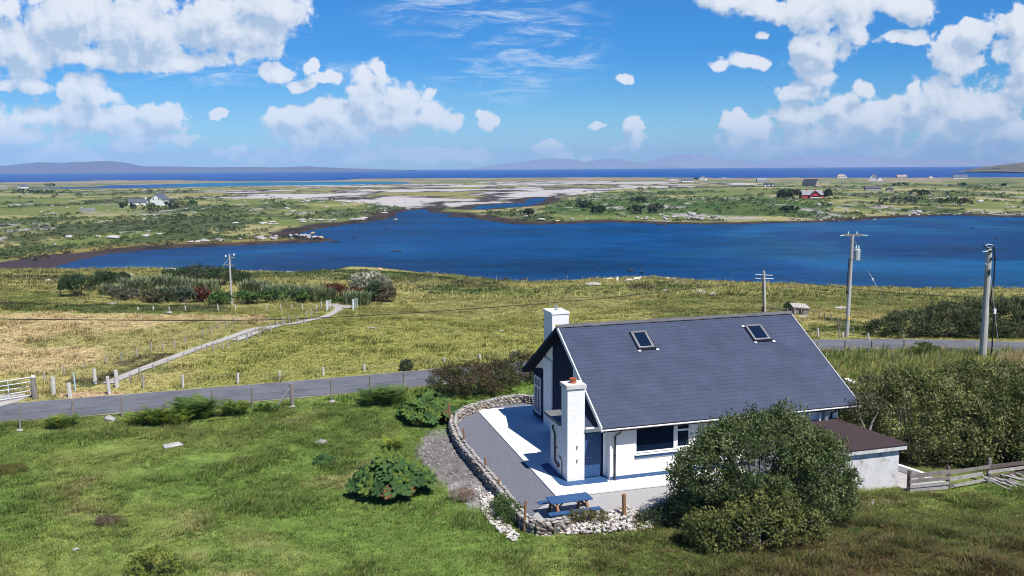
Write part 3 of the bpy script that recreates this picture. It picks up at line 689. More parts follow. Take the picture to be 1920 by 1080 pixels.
# lean-to with the small chimney, on the left gable
lt = MB()
lt.box((-1.31, 1.50, 0.0), (-1.01, 2.95, 2.42)).box((-1.01, 2.65, 0.0), (u0w, 2.95, 2.42)).box((-0.50, 0.90, 2.19), (0.42, 1.02, 2.50)).box((0.44, 0.9, 0), (u0w, 2.65, 2.42)).box((-0.54, 0.90, 0), (-0.49, 1.5, 2.5))
part('lean_to_wall', lt, WHITE, house)
bk = MB().box((-1.31, 0.72, 0.0), (-0.50, 1.50, 4.22))
bk = part('chimney', bk, mat('rough_white_render', (0.80, 0.79, 0.77), (0.85, 0.84, 0.82), scale=3, rough=0.9, bump=0.03, bscale=16, spec=0.15), house)
part('chimney_cap', MB().box((-1.365, 0.665, 4.25), (-0.445, 1.555, 4.42)).box((-1.28, 0.75, 4.22), (-0.53, 1.47, 4.25)), mat('pale_concrete', (0.60, 0.58, 0.56), (0.48, 0.465, 0.45), scale=4, rough=0.9, bump=0.006), bk)
part('chimney_pot', MB().lathe([(0.145, 0), (0.15, 0.05), (0.135, 0.07), (0.14, 0.15), (0.16, 0.16), (0.16, 0.21), (0.11, 0.21), (0.10, 0.06)], (-0.90, 1.13, 4.42), 18), TERRA, bk)
st = MB()
for z in (1.55, 0.93): part('wall_tie', MB().hexa([(-0.89, 0.69, z), (-0.86, 0.69, z), (-0.86, 0.73, z), (-0.89, 0.73, z)], [(-0.88, 0.68, z + 0.16), (-0.84, 0.68, z + 0.16), (-0.84, 0.73, z + 0.16), (-0.88, 0.73, z + 0.16)]), BLACKP, bk)
cp_ = MB().box((-1.42, 1.50, 2.42), (-0.50, 3.55, 2.56))
part('coping_slab', cp_, mat('coping_slate', (0.17, 0.18, 0.19), (0.11, 0.115, 0.125), scale=4, rough=0.7, bump=0.006), house)
le = math.hypot(2.6, 0.75)
slate_slope('lean_to_roof', (-0.49, 0.66, 2.50), (1, 0, 0), (0, 2.6 / le, 0.75 / le), (0, -0.75 / le, 2.6 / le), 1.04, le, house)
part('lean_to_gutter', MB().tube([(-0.49, 0.62, 2.47), (0.50, 0.62, 2.47)], 0.045).box((-0.49, 0.66, 2.40), (0.50, 0.70, 2.50)), TRIMW, house)
dr = MB()
for i in range(6):
    a = -0.44 + i * 0.133; dr.box((a, 0.93, 0.16), (a + 0.127, 0.97, 2.15))
door = part('door', dr, BLUE, house)
part('door_frame', MB().box((-0.49, 0.90, 0.12), (-0.44, 0.99, 2.19)).box((0.36, 0.90, 0.12), (0.44, 0.99, 2.19)).box((-0.44, 0.90, 2.15), (0.36, 0.99, 2.19)).box((-0.44, 0.975, 0.12), (0.36, 0.99, 2.15)), NAVY, door)
part('handle', MB().tube([(-0.38, 0.93, 1.08), (-0.38, 0.88, 1.08), (-0.26, 0.88, 1.08)], 0.014, n=6), STEEL, door)
part('downpipe', MB().tube([(-1.30, 2.50, 2.18), (-1.37, 2.50, 2.12), (-1.37, 2.50, 2.05), (-1.37, 2.20, 1.85), (-1.37, 2.20, 0.62), (-1.37, 1.75, 0.52), (-1.31, 1.72, 0.52)], 0.045).tube([(-1.37, 1.78, 0.44), (-1.37, 1.78, 0.62)], 0.06).tube([(-1.36, 2.2, 1.25), (-1.31, 2.0, 1.25)], 0.02), BROWNP, house)
part('waste_pipe', MB().tube([(-1.32, 1.62, 0.95), (-1.36, 1.50, 0.93), (-1.36, 1.28, 0.90), (-1.36, 1.28, 0.14)], 0.022).tube([(-1.36, 1.5, 0.93), (-1.36, 1.72, 1.0)], 0.02), BROWNP, house)
# skylights, lying on the front slope
def skylight(ua, ub, va, vb):
    c = Vector(((ua + ub) / 2, (va + vb) / 2, ZE + RK * (va + vb) / 2))
    ex, ey, en = Vector((1, 0, 0)), Vector((0, cs, sn)), Vector((0, -sn, cs))
    w, h = (ub - ua) / 2, (vb - va) / 2 / cs
    def bx(m, x0, x1, y0, y1, z0, z1):
        q = lambda x, y, z: c + ex * x + ey * y + en * z
        return m.hexa([q(x0,y0,z0), q(x1,y0,z0), q(x1,y1,z0), q(x0,y1,z0)], [q(x0,y0,z1), q(x1,y0,z1), q(x1,y1,z1), q(x0,y1,z1)])
    fr = MB(); e = 0.075
    bx(fr, -w, -w + e, -h, h, 0, 0.10); bx(fr, w - e, w, -h, h, 0, 0.10); bx(fr, -w + e, w - e, -h, -h + e, 0, 0.098); bx(fr, -w + e, w - e, h - e * 1.7, h, 0, 0.115)
    o = part('skylight', fr, mat('skylight_frame_grey', (0.17, 0.175, 0.19), rough=0.4, metal=0.3), house)
    ins = MB(); g = e + 0.045
    bx(ins, -w + e, -w + g, -h + e, h - e * 1.7, 0, 0.085); bx(ins, w - g, w - e, -h + e, h - e * 1.7, 0, 0.085); bx(ins, -w + g, w - g, -h + e, -h + g, 0, 0.083)
    part('sash', ins, mat('skylight_sash_grey', (0.36, 0.37, 0.40), rough=0.4, metal=0.2), o)
    part('pane', bx(MB(), -w + g, w - g, -h + g, h - e * 1.7, 0, 0.06), GLASS, o)
    fl = MB(); bx(fl, -w - 0.06, w + 0.06, -h - 0.11, -h, 0.034, 0.05); bx(fl, -w - 0.06, -w, -h, h, 0.034, 0.06); bx(fl, w, w + 0.06, -h, h, 0.034, 0.06)
    part('flashing', fl, SOFF, o)
    cl = []
    for x, y in ((-w - 0.02, -h - 0.16), (w + 0.06, -h - 0.16)) + (((-w - 0.10, h - 0.05),) if ua > 8 else ()):
        part('bracket', bx(MB(), x - 0.07, x + 0.07, y - 0.05, y + 0.05, 0.034, 0.075), TRIMW, o)
skylight(3.56, 4.42, 4.10, 5.15)
skylight(9.88, 10.84, 4.11, 5.10)
bevelled(ck, 0.02); bevelled(bk, 0.03, 3)

# ------------------------------------------------------------------ paving round the cottage
def uvpoly(pts): return [hxy(a, b) for a, b in pts]
def sheet(name, poly, z0, z1, m):
    o = link(name, MB().prism(poly, z0, z1).mesh(name), m); return tag(o, kind='structure')
PAVE = mat('white_painted_concrete', (0.80, 0.79, 0.77), (0.72, 0.71, 0.69), scale=1.5, rough=0.8, bump=0.004, bscale=14, spec=0.3)
sheet('terrace', uvpoly([(-2.22, 13.1), (-2.30, -0.72), (u1w, -0.95), (u1w, v0w), (u0w, v0w), (u0w, v1w + 0.02), (1.6, v1w + 0.02), (1.6, 13.1)]), -0.2, 0.10, PAVE)
arc = [(-1.72 + 0.35 * (1 - math.cos(t)), 0.27 + 0.35 * (1 - math.sin(t))) for t in np.linspace(0, math.pi / 2, 6)]
sheet('painted_step', uvpoly([(-1.62, 3.25), (-1.72, 3.1)] + arc + [(0.40, 0.24), (0.52, 0.60), (0.52, 0.90), (-0.49, 0.90), (-0.5, 0.72), (-1.31, 0.72), (-1.31, 3.25)]), 0.10, 0.135, BLUE)
GRAV = mat('grey_gravel', (0.095, 0.105, 0.142), (0.18, 0.185, 0.215), scale=14, rough=0.95, bump=0.03, bscale=40, detail=8)
GRAVL = mat('pale_gravel', (0.30, 0.30, 0.31), (0.40, 0.39, 0.385), scale=12, rough=0.95, bump=0.03, bscale=36, detail=8)
WALL_PX = [(1012,749),(978,744),(935,750),(895,760),(866,771),(851,782),(849,798),(857,818),(872,842),(896,870),(920,897),(944,925),(966,955),(985,975),(1005,984),(1035,985),(1066,977)]
WALLP = [tuple(unp(a, b, 0.35)[:2]) for a, b in WALL_PX]
yard = [hxy(2.2, 14.3)] + WALLP + [hxy(-1.0, -4.0), hxy(3.2, -3.0), hxy(8.5, -2.6), hxy(8.5, 0.3), hxy(2, 0.3), hxy(2, 11)]
sheet('gravel_yard', yard, -0.2, 0.045, GRAV)
sheet('gravel_strip', uvpoly([(-2.35, -0.8), (8.5, -1.0), (8.5, -2.5), (3.2, -2.9), (-0.8, -3.75), (-3.2, -3.6), (-3.9, -2.4), (-3.4, -1.6)]), -0.2, 0.052, GRAVL)

# ------------------------------------------------------------------ stones
def stone_mesh(seed, sub=2, flat=0.7, rough=0.28):
    rng = np.random.RandomState(seed); bm = bmesh.new(); bmesh.ops.create_icosphere(bm, subdivisions=sub, radius=1)
    off = rng.rand(3) * 40
    cuts = [(Vector(rng.randn(3)).normalized(), rng.uniform(0.42, 0.85)) for _ in range(12)]
    for v in bm.verts:
        p = v.co.copy()
        for nrm, d in cuts:
            k = p.dot(nrm)
            if k > d: p -= nrm * (k - d)
        q = np.array(p) * 1.9 + off
        n = fbm(np.array([q[0] + q[2] * 0.7]), np.array([q[1] - q[2] * 0.6]), seed, 3)[0] - 0.5
        p *= 1 + rough * n; p.z *= flat; v.co = p
    V = np.array([v.co for v in bm.verts]); F = np.array([[w.index for w in f.verts] for f in bm.faces]); bm.free()
    return V, F
STONES = [stone_mesh(100 + i, 2, 1.0, 0.5) for i in range(8)]
def heap(name, items, m, parent=None):
    """many stones in one mesh: items = (centre, (sx, sy, sz), yaw, tone)"""
    V, F, Cc = [], [], []; k = 0
    for (c, s, yaw, tone) in items:
        v, f = STONES[random.randrange(8)]
        v = v * np.array(s); a = np.array([[math.cos(yaw), -math.sin(yaw), 0], [math.sin(yaw), math.cos(yaw), 0], [0, 0, 1]])
        V.append(v @ a.T + np.array(c)); F.append(f + k); Cc.append(np.repeat(np.array(tone)[None], len(v), 0)); k += len(v)
    return link(name, np_mesh(name, np.concatenate(V), np.concatenate(F), np.concatenate(Cc)), m, parent)
STONEM = mat('field_stone', (0.75, 0.75, 0.75), (1.2, 1.2, 1.2), scale=9, rough=0.92, bump=0.012, bscale=30, attr=True, detail=7)
def path_walk(path, step):
    out = []; 
    for (ax, ay), (bx, by) in zip(path[:-1], path[1:]):
        l = math.hypot(bx - ax, by - ay); n = max(1, int(round(l / step)))
        for i in range(n):
            t = (i + 0.5) / n; out.append((ax + (bx - ax) * t, ay + (by - ay) * t, math.atan2(by - ay, bx - ax)))
    return out
def tone_stone():
    return random.choice([(0.30, 0.27, 0.24), (0.26, 0.24, 0.22), (0.36, 0.33, 0.30), (0.30, 0.23, 0.165), (0.22, 0.205, 0.20), (0.40, 0.37, 0.35), (0.27, 0.20, 0.15)])
random.seed(11)
items = []
for k, zc in enumerate((-0.16, -0.01, 0.13, 0.27, 0.40)):
    for (x, y, a) in path_walk(WALLP, 0.235):
        for s in (-1, 1):
            if random.random() < 0.04: continue
            o = 0.15 * s + random.uniform(-.03, .03)
            j = random.uniform(-.08, .08); l = random.uniform(0.09, 0.20)
            c = (x - math.sin(a) * o + math.cos(a) * j, y + math.cos(a) * o + math.sin(a) * j, zc + random.uniform(-.03, .03))
            items.append((c, (l, 0.12, random.uniform(0.065, 0.11)), a + random.uniform(-.25, .25), tone_stone()))
for (x, y, a) in path_walk(WALLP, 0.26):
    for o in (-0.11, 0.11):
        items.append(((x - math.sin(a) * o, y + math.cos(a) * o, 0.49 + random.uniform(-.02, .02)), (random.uniform(.13, .22), random.uniform(.10, .15), 0.05), a + random.uniform(-.6, .6), random.choice([(0.33, 0.31, 0.29), (0.28, 0.265, 0.26), (0.36, 0.33, 0.30)])))
core = MB()
for (ax, ay), (bx, by) in zip(WALLP[:-1], WALLP[1:]):
    a = math.atan2(by - ay, bx - ax); nx, ny = -math.sin(a) * 0.16, math.cos(a) * 0.16
    core.prism([(ax - nx, ay - ny), (bx - nx, by - ny), (bx + nx, by + ny), (ax + nx, ay + ny)], -0.4, 0.46)
wallt = thing('stone_wall', 'curved dry stone wall round the gravel yard of the white cottage', 'wall', (*WALLP[8], 0))
wm = heap('stones', [((c[0] - WALLP[8][0], c[1] - WALLP[8][1], c[2]), s, a, t_) for c, s, a, t_ in items], STONEM, wallt)
cm = MB(); cm.v = [(q[0] - WALLP[8][0], q[1] - WALLP[8][1], q[2]) for q in core.v]; cm.f = core.f
part('rubble_core', cm, mat('wall_core', (0.20, 0.185, 0.17), (0.10, 0.09, 0.08), scale=8, rough=0.95), wallt)

def scatter_stones(poly_px, n, smin, smax, tones, z=0.0, hill_=None):
    out = []
    P = [tuple(unp(a, b, 0.0)[:2]) for a, b in poly_px]; xs, ys = zip(*P)
    while len(out) < n:
        x, y = random.uniform(min(xs), max(xs)), random.uniform(min(ys), max(ys))
        if not inside(P, np.array([x]), np.array([y]))[0]: continue
        s = smin * (smax / smin) ** (random.random() ** 2.2)
        zz = float(ht(x, y)[0]) + z + (hill_(x, y) if hill_ else 0)
        out.append(((x, y, zz + s * 0.3), (s * random.uniform(.8, 1.4), s, s * random.uniform(.5, .8)), random.uniform(0, 6.28), random.choice(tones)))
    return out
PALE = [(0.52, 0.485, 0.45), (0.46, 0.42, 0.385), (0.58, 0.54, 0.50), (0.36, 0.33, 0.30)]
rub = scatter_stones([(1036,990),(1040,1004),(1100,1006),(1160,1002),(1225,998),(1228,975),(1200,960),(1165,952),(1130,968),(1090,985)], 1300, 0.035, 0.125, PALE, 0.0, lambda x, y: 0.14 * random.random())
o = heap('rubble_heap', rub, STONEM); tag(o, 'heap of pale broken limestone below the picnic table', 'rubble', kind='stuff')
rub = scatter_stones([(898,930),(925,925),(935,960),(950,985),(978,1008),(962,1018),(925,990),(905,965)], 620, 0.035, 0.11, PALE, 0.0, lambda x, y: 0.08 * random.random())
rub += scatter_stones([(880,905),(920,900),(935,925),(905,935)], 90, 0.03, 0.09, PALE)
o = heap('rubble_line', rub, STONEM); tag(o, 'trail of pale rubble running down beside the curved stone wall', 'rubble', kind='stuff')
grit = scatter_stones(SPOIL, 1500, 0.02, 0.075, [(0.30, 0.285, 0.27), (0.2, 0.19, 0.18), (0.42, 0.40, 0.38), (0.14, 0.12, 0.11)])
o = heap('spoil_heap', grit, STONEM); tag(o, 'grey stony spoil spread outside the curved stone wall', 'spoil', kind='stuff')
o = heap('rubble_patch', scatter_stones([(1605,945),(1640,938),(1705,940),(1705,950),(1650,952),(1610,953)], 170, 0.03, 0.10, [(0.42, 0.40, 0.42), (0.34, 0.33, 0.35)]), STONEM); tag(o, 'grey rubble patch in the grass below the shed', 'rubble', kind='stuff')

# ------------------------------------------------------------------ shed
shed = thing('shed', 'low white rendered shed with peeling paint and a brown felt roof', 'shed', (HX, HY, 0), ANG)
def peel_mat():
    m = bpy.data.materials.new('peeling_render'); m.use_nodes = True; nt = m.node_tree; N, L = nt.nodes, nt.links; b = N['Principled BSDF']; b.inputs['Roughness'].default_value = 0.9; b.inputs['Specular IOR Level'].default_value = 0.2
    tc = N.new('ShaderNodeTexCoord'); mp = N.new('ShaderNodeMapping'); mp.inputs['Scale'].default_value = (1, 1, 0.6); L.new(tc.outputs['Object'], mp.inputs[0])
    n = N.new('ShaderNodeTexNoise'); n.inputs['Scale'].default_value = 2.1; n.inputs['Detail'].default_value = 9; n.inputs['Roughness'].default_value = 0.72; L.new(mp.outputs[0], n.inputs['Vector'])
    r = N.new('ShaderNodeValToRGB'); r.color_ramp.elements[0].position = 0.44; r.color_ramp.elements[0].color = (0.62, 0.615, 0.63, 1); r.color_ramp.elements[1].position = 0.66; r.color_ramp.elements[1].color = (0.33, 0.30, 0.28, 1)
    e = r.color_ramp.elements.new(0.56); e.color = (0.55, 0.54, 0.55, 1); e = r.color_ramp.elements.new(0.59); e.color = (0.38, 0.35, 0.33, 1)
    L.new(n.outputs['Fac'], r.inputs[0]); L.new(r.outputs[0], b.inputs['Base Color'])
    bp = N.new('ShaderNodeBump'); bp.inputs['Distance'].default_value = 0.015; L.new(n.outputs['Fac'], bp.inputs['Height']); L.new(bp.outputs[0], b.inputs['Normal']); return m
sv0, sv1, su0, su1 = -3.78, 0.30, 7.6, 12.15
sw = MB().box((su0, sv0, -0.2), (su1, sv0 + 0.22, 1.78)).box((su1 - 0.22, sv0 + 0.22, -0.2), (su1, sv1, 1.78)).box((su0, sv0 + 0.22, -0.2), (su0 + 0.22, sv1, 1.78))
part('wall', sw, peel_mat(), shed)
z0, z1 = 1.90, 1.84
rf = MB().hexa([(su0 - .15, sv0 - .18, 1.86), (su1 + .30, sv0 - .18, 1.86), (su1 - .05, sv1 + .04, 1.80), (su0 - .15, sv1 + .04, 1.80)],
               [(su0 - .15, sv0 - .18, 1.96), (su1 + .30, sv0 - .18, 1.96), (su1 - .05, sv1 + .04, 1.92), (su0 - .15, sv1 + .04, 1.92)])
bevelled(part('roof', rf, mat('brown_roof_felt', (0.040, 0.025, 0.028), (0.050, 0.031, 0.034), scale=3, rough=0.85, bump=0.004, bscale=60), shed), 0.03)
part('fascia', MB().box((su0 - .15, sv0 - .16, 1.70), (su1 + .26, sv0 - .12, 1.86)), mat('flaking_white_board', (0.70, 0.69, 0.68), (0.40, 0.38, 0.37), scale=5, rough=0.85, bump=0.004), shed)
sheet('shed_apron', uvpoly([(12.17, -4.2), (14.6, -4.6), (13.9, 1.2), (12.17, 1.2)]), -0.2, 0.03, CONC)
a_, b_ = hxy(12.9, 0.6), hxy(13.9, -3.5)
ang_ = math.atan2(b_[1] - a_[1], b_[0] - a_[0]); nx, ny = -math.sin(ang_) * 0.09, math.cos(ang_) * 0.09
o = link('kerb_wall', MB().prism([(a_[0]-nx, a_[1]-ny), (b_[0]-nx, b_[1]-ny), (b_[0]+nx, b_[1]+ny), (a_[0]+nx, a_[1]+ny)], -0.1, 0.32).mesh('kerb_wall'), WHITE)
tag(bevelled(o, 0.02), 'low white kerb wall running back beside the shed', 'kerb')
# low white wall and yard seen past the right end of the roof
a_, b_ = unp(1583, 716, 0.3), unp(1612, 729, 0.3)
o = link('boundary_wall', MB().hexa([(a_[0], a_[1], 0), (b_[0], b_[1], 0), (b_[0]+.3, b_[1]+.25, 0), (a_[0]+.3, a_[1]+.25, 0)], [(a_[0], a_[1], .5), (b_[0], b_[1], .5), (b_[0]+.3, b_[1]+.25, .5), (a_[0]+.3, a_[1]+.25, .5)]).mesh('boundary_wall'), WHITE)
tag(o, 'short white boundary wall behind the right end of the cottage roof', 'wall')

# ------------------------------------------------------------------ picnic table
tx, ty = hxy(-2.46, -2.66)
pt = thing('picnic_table', 'blue topped picnic table with two benches on pale gravel', 'picnic table', (tx, ty, 0.05), ANG + 0.02)
top = MB()
for i in range(5):
    a = -0.365 + i * 0.148; top.box((-0.87, a, 0.70), (0.87, a + 0.141, 0.74))
part('tabletop', top, BLUE, pt)
for s in (-1, 1):
    bn = MB()
    for k in (0, 1): bn.box((-1.08, s * 0.62 - 0.14 + k * 0.145, 0.40), (1.08, s * 0.62 - 0.14 + k * 0.145 + 0.138, 0.44))
    part('bench', bn, BLUE, pt)
for x in (-0.62, 0.62):
    for s in (-1, 1):
        lg = MB().hexa([(x - .045, s * .66 - .05, 0), (x + .045, s * .66 - .05, 0), (x + .045, s * .66 + .05, 0), (x - .045, s * .66 + .05, 0)],
                       [(x - .045, s * .24 - .05, .70), (x + .045, s * .24 - .05, .70), (x + .045, s * .24 + .05, .70), (x - .045, s * .24 + .05, .70)])
        part('leg', lg, WOODB, pt)
    part('crossbeam', MB().box((x + .047, -.74, .30), (x + .10, .74, .40)), WOODB, pt)
    sg = -1 if x > 0 else 1
    part('brace', MB().hexa([(x + sg*.05, -.04, .33), (x + sg*.05, .04, .33), (x + sg*.10, .04, .33), (x + sg*.10, -.04, .33)], [(x + sg*.50, -.04, .70), (x + sg*.50, .04, .70), (x + sg*.55, .04, .70), (x + sg*.55, -.04, .70)]), WOODB, pt)

# ------------------------------------------------------------------ stakes by the wall
def stake(p, h, r, lean, m, label, group):
    mb = MB(); d = Vector((lean[0], lean[1], 1)).normalized()
    mb.tube([Vector((0, 0, -0.15)), d * h * 0.5, d * h], r, r * 0.94, 9)
    o = link('timber_stake', mb.mesh('timber_stake'), m); o.location = p; return tag(o, label, 'stake', group)
for (x, y, yt, dx, lb) in [(846.5, 804, 753.5, -5, 'leaning brown timber stake at the far bend of the curved stone wall'), (871, 845, 801, -1.5, 'brown timber stake beside the grey spoil, outside the stone wall'),
                           (912, 895, 856, -2, 'brown timber stake half way along the outer face of the stone wall'), (938, 931, 896, -3, 'thin brown stake beside the weeds at the near part of the stone wall'),
                           (983, 1000, 934, 3, 'tall brown stake at the near corner of the stone wall, left of the picnic table'), (1171, 973, 923, -2, 'sawn square brown post standing in the pale rubble right of the picnic table')]:
    P = unp(x, y, -0.05); h = (y - yt) * mpp(P[1]) * 1.02
    stake(P, h, 0.05 if x < 1100 else 0.085, (dx * mpp(P[1]) / h, 0), WOODB, lb, None)

# ------------------------------------------------------------------ weathered board fence at the right
bf = thing('board_fence', 'weathered grey ranch style board fence running right from the shed', 'fence', (17.0, 35.6, 0))
def bpart(name, mb, m):
    mb.v = [(q[0] - 17.0, q[1] - 35.6, q[2]) for q in mb.v]; return part(name, mb, m, bf)
FP = [(16.75, 35.45), (18.55, 35.75), (20.7, 36.5), (23.4, 37.4), (26.6, 38.4)]
for i, (x, y) in enumerate(FP):
    h = (0.95, 1.02, 1.10, 0.85, 0.85)[i]
    mb = MB().box((x - .06, y - .06, -0.3), (x + .06, y + .06, h)); bpart('post', mb, WOODK if i < 2 else WOODG)
def board(i, f0, f1, za, zb, h, m, off=0.0):
    (ax, ay), (bx, by) = FP[i], FP[i + 1]; a = Vector((ax, ay)); b = Vector((bx, by)); d = (b - a).normalized(); n = Vector((d.y, -d.x))
    p, q = a + (b - a) * f0 + n * (0.075 + off), a + (b - a) * f1 + n * (0.075 + off); w = n * 0.028
    bpart('rail', MB().hexa([(p.x, p.y, za), (q.x, q.y, zb), (q.x + w.x, q.y + w.y, zb), (p.x + w.x, p.y + w.y, za)], [(p.x, p.y, za + h), (q.x, q.y, zb + h), (q.x + w.x, q.y + w.y, zb + h), (p.x + w.x, p.y + w.y, za + h)]), m)
board(0, -.02, 1.0, .62, .70, .20, WOODG); board(0, -.02, 1.0, .40, .46, .17, WOODG); board(0, 0, 1.0, .20, .24, .14, WOODP); board(0, 0, .98, .03, .04, .12, WOODP)
board(1, -.01, .97, .70, .68, .15, WOODG); board(1, 0, .80, .38, .40, .17, WOODP); board(1, .1, .97, .08, .14, .13, WOODP)
board(2, -.03, 1.0, .66, .62, .17, WOODK); board(2, -.05, .86, .44, .42, .14, WOODP); board(2, -.04, .72, .20, .18, .15, WOODK)
board(3, 0, 1.0, .58, .58, .17, WOODK); board(3, .1, 1.0, .36, .36, .14, WOODP)
# driftwood pile behind the fence
dw = thing('timber_pile', 'pile of bleached broken timber lying in the grass by the board fence', 'wood pile', (21.6, 36.2, 0))
random.seed(5); mb = MB()
for i in range(22):
    x, y = random.uniform(-.9, .9), random.uniform(-.35, .35); a = random.uniform(-.5, .5) + 2.5; l = random.uniform(.25, .6)
    mb.tube([(x - math.cos(a) * l, y - math.sin(a) * l, .05 + .1 * random.random()), (x + math.cos(a) * l, y + math.sin(a) * l, .16 + .2 * random.random())], .035, .03, 6)
part('branches', mb, WOODP, dw)

# ------------------------------------------------------------------ the road, the lane and bare ground
def ribbon(name, path, width, m, lift, step=1.2, jit=0.05):
    pts = [(x, y, a) for x, y, a in path_walk(path, step)]
    # smooth the heading
    V, F = [], []
    P = np.array([(x, y) for x, y, a in pts])
    for _ in range(6): P[1:-1] = 0.25 * P[:-2] + 0.5 * P[1:-1] + 0.25 * P[2:]
    T = np.gradient(P, axis=0); T /= np.linalg.norm(T, axis=1)[:, None]; Nn = np.stack([-T[:, 1], T[:, 0]], -1)
    ks = np.linspace(-1, 1, 7)
    X = P[:, None, :] + Nn[:, None, :] * (ks[None, :, None] * width / 2 * (1 + jit * (fbm(np.arange(len(P)) * 0.4, np.zeros(len(P)), 77, 3) - 0.5)[:, None, None]))
    z = ht(X[..., 0], X[..., 1]) + lift; z = np.maximum(z, z.mean(1, keepdims=True)) * 0.5 + z * 0.5
    V = np.concatenate([X, z[..., None]], -1).reshape(-1, 3); n, k = X.shape[:2]
    i = np.arange(n * k).reshape(n, k); F = np.stack([i[:-1, 1:], i[:-1, :-1], i[1:, :-1], i[1:, 1:]], -1).reshape(-1, 4)
    o = link(name, np_mesh(name, V, F, None, True), m); return tag(o, kind='structure')
ASPH = mat('road_asphalt', (0.080, 0.086, 0.108), (0.140, 0.146, 0.168), scale=0.55, rough=0.9, bump=0.006, bscale=30, detail=8)
ribbon('road', ROAD, 4.1, ASPH, 0.05, 0.6, 0.16)
ribbon('road_joint', [(x, y - .55) for x, y in ROAD], 0.07, mat('bitumen', (0.055, 0.056, 0.066), rough=0.8), 0.056, 0.9, 0.9)
ribbon('road_edge', ROAD, 4.6, mat('gravel_verge', (0.30, 0.27, 0.22), (0.16, 0.16, 0.08), scale=1.5, rough=0.95, bump=0.02), 0.028)
LANE_PX = [(196,723),(245,701),(306,678),(368,655),(420,637.5),(478,616.5),(519,611),(557,607),(609,595.5),(636,582),(634,576),(620,571)]
lane = on([p[0] for p in LANE_PX], [p[1] for p in LANE_PX])
LANE = [tuple(p[:2]) for p in lane]
LANEM = mat('lane_gravel', (0.42, 0.40, 0.38), (0.30, 0.285, 0.27), scale=1.2, rough=0.95, bump=0.02)
ribbon('lane', LANE, 0.85, LANEM, 0.06, 0.8)
l2 = on([478,519,500,455,436], [619,615,622,634,640]); 
ribbon('lane_spur', [tuple(p[:2]) for p in on([436,455,486,520], [642,634,623,613])], 0.9, LANEM, 0.09, 0.8)
ribbon('lane_fork', [tuple(p[:2]) for p in on([626,640,652,660], [570,572,576,580])], 1.4, LANEM, 0.09, 0.8)
g1 = [unp(a, b, 0)[:2] for a, b in [(-60,776),(0,764),(40,751),(56,743),(40,740),(-60,750)]]
sheet('gate_apron', [tuple(q) for q in g1], -0.1, 0.06, LANEM)
g2 = [unp(a, b, 0)[:2] for a, b in [(1800,661),(1850,664),(1960,668),(2050,672),(2050,655),(1850,655)]]
sheet('lay_by', [tuple(q) for q in g2], -0.1, 0.047, GRAVL)
# ------------------------------------------------------------------ foliage builders
def rng_dirs(rng, n):
    d = rng.randn(n, 3); return d / np.linalg.norm(d, axis=1)[:, None]
def norm(a): return a / (np.linalg.norm(a, axis=1)[:, None] + 1e-9)
def leaf_cloud(name, lobes, n, L, Wd, pal, m, parent, seed, per=36, cr=(0.2, 0.4), up=0.35, shell=0.7, low=-0.55, open_=0.0):
    rng = np.random.RandomState(seed); lobes = np.array(lobes, float)
    wgt = (lobes[:, 3] * lobes[:, 4] + lobes[:, 4] * lobes[:, 5] + lobes[:, 3] * lobes[:, 5]); wgt /= wgt.sum()
    K = max(4, n // per); li = rng.choice(len(lobes), K, p=wgt); d = rng_dirs(rng, K); d[:, 2] = np.where(d[:, 2] < low, -d[:, 2], d[:, 2])
    cc = lobes[li, :3] + lobes[li, 3:] * d * (rng.uniform(shell, 1.02, K) * (1 + rng.normal(0, 0.05, K)))[:, None]
    q = np.zeros(K)                                             # drop clumps buried deep in another lobe
    for l in lobes: q = np.maximum(q, 1 - np.linalg.norm((cc - l[:3]) / l[3:], axis=1))
    keep = (q < 0.5) & (cc[:, 2] > 0.05) & (rng.rand(K) > open_); cc, d, K = cc[keep], d[keep], int(keep.sum())
    rad = rng.uniform(*cr, K); pal = np.array(pal) * 1.28; base = pal[rng.randint(len(pal), size=K)] * rng.uniform(0.8, 1.2, K)[:, None]
    ci = np.repeat(np.arange(K), per); N = len(ci); e = rng_dirs(rng, N)
    p = cc[ci] + e * (rad[ci] * rng.uniform(0.35, 1.0, N) ** 0.8)[:, None]
    nn = norm(d[ci] * 0.5 + e * 0.75 + rng.randn(N, 3) * 0.42 + np.array([0, 0, 0.35])); tt = norm(d[ci] * 0.4 + e * 0.4 + rng.randn(N, 3) * 0.5 + np.array([0, 0, up]))
    s = norm(np.cross(nn, tt)); t = norm(tt - nn * (0.65 * (nn * tt).sum(1))[:, None])
    ln = L * rng.uniform(0.6, 1.25, N)[:, None]; wd = Wd * rng.uniform(0.7, 1.2, N)[:, None]
    V = np.stack([p, p + t * ln * 0.5 + s * wd, p + t * ln, p + t * ln * 0.5 - s * wd], 1).reshape(-1, 3)
    V[:, 2] = np.maximum(V[:, 2], 0.0)
    col = np.repeat(base[ci] * rng.uniform(0.66, 1.36, N)[:, None], 4, 0)
    o = link(name, np_mesh(name, V, np.arange(N * 4).reshape(-1, 4), np.clip(col, 0, 1)), m, parent)
    KIDS.setdefault(parent.name, []).append(o); return o
LEAF = mat('leaf', (1, 1, 1), rough=0.6, spec=0.22, attr=True, trans=0.36)
BIGLEAF = mat('rhubarb_leaf', (1, 1, 1), rough=0.85, spec=0.1, attr=True, trans=0.2)
GRASSM = mat('grass_blade', (1, 1, 1), rough=0.7, spec=0.2, attr=True, trans=0.30)
BARK = mat('bark', (0.16, 0.13, 0.105), (0.09, 0.075, 0.06), scale=6, rough=0.95, bump=0.02)
BARKP = mat('pale_bark', (0.36, 0.33, 0.30), (0.22, 0.20, 0.18), scale=6, rough=0.95, bump=0.01)
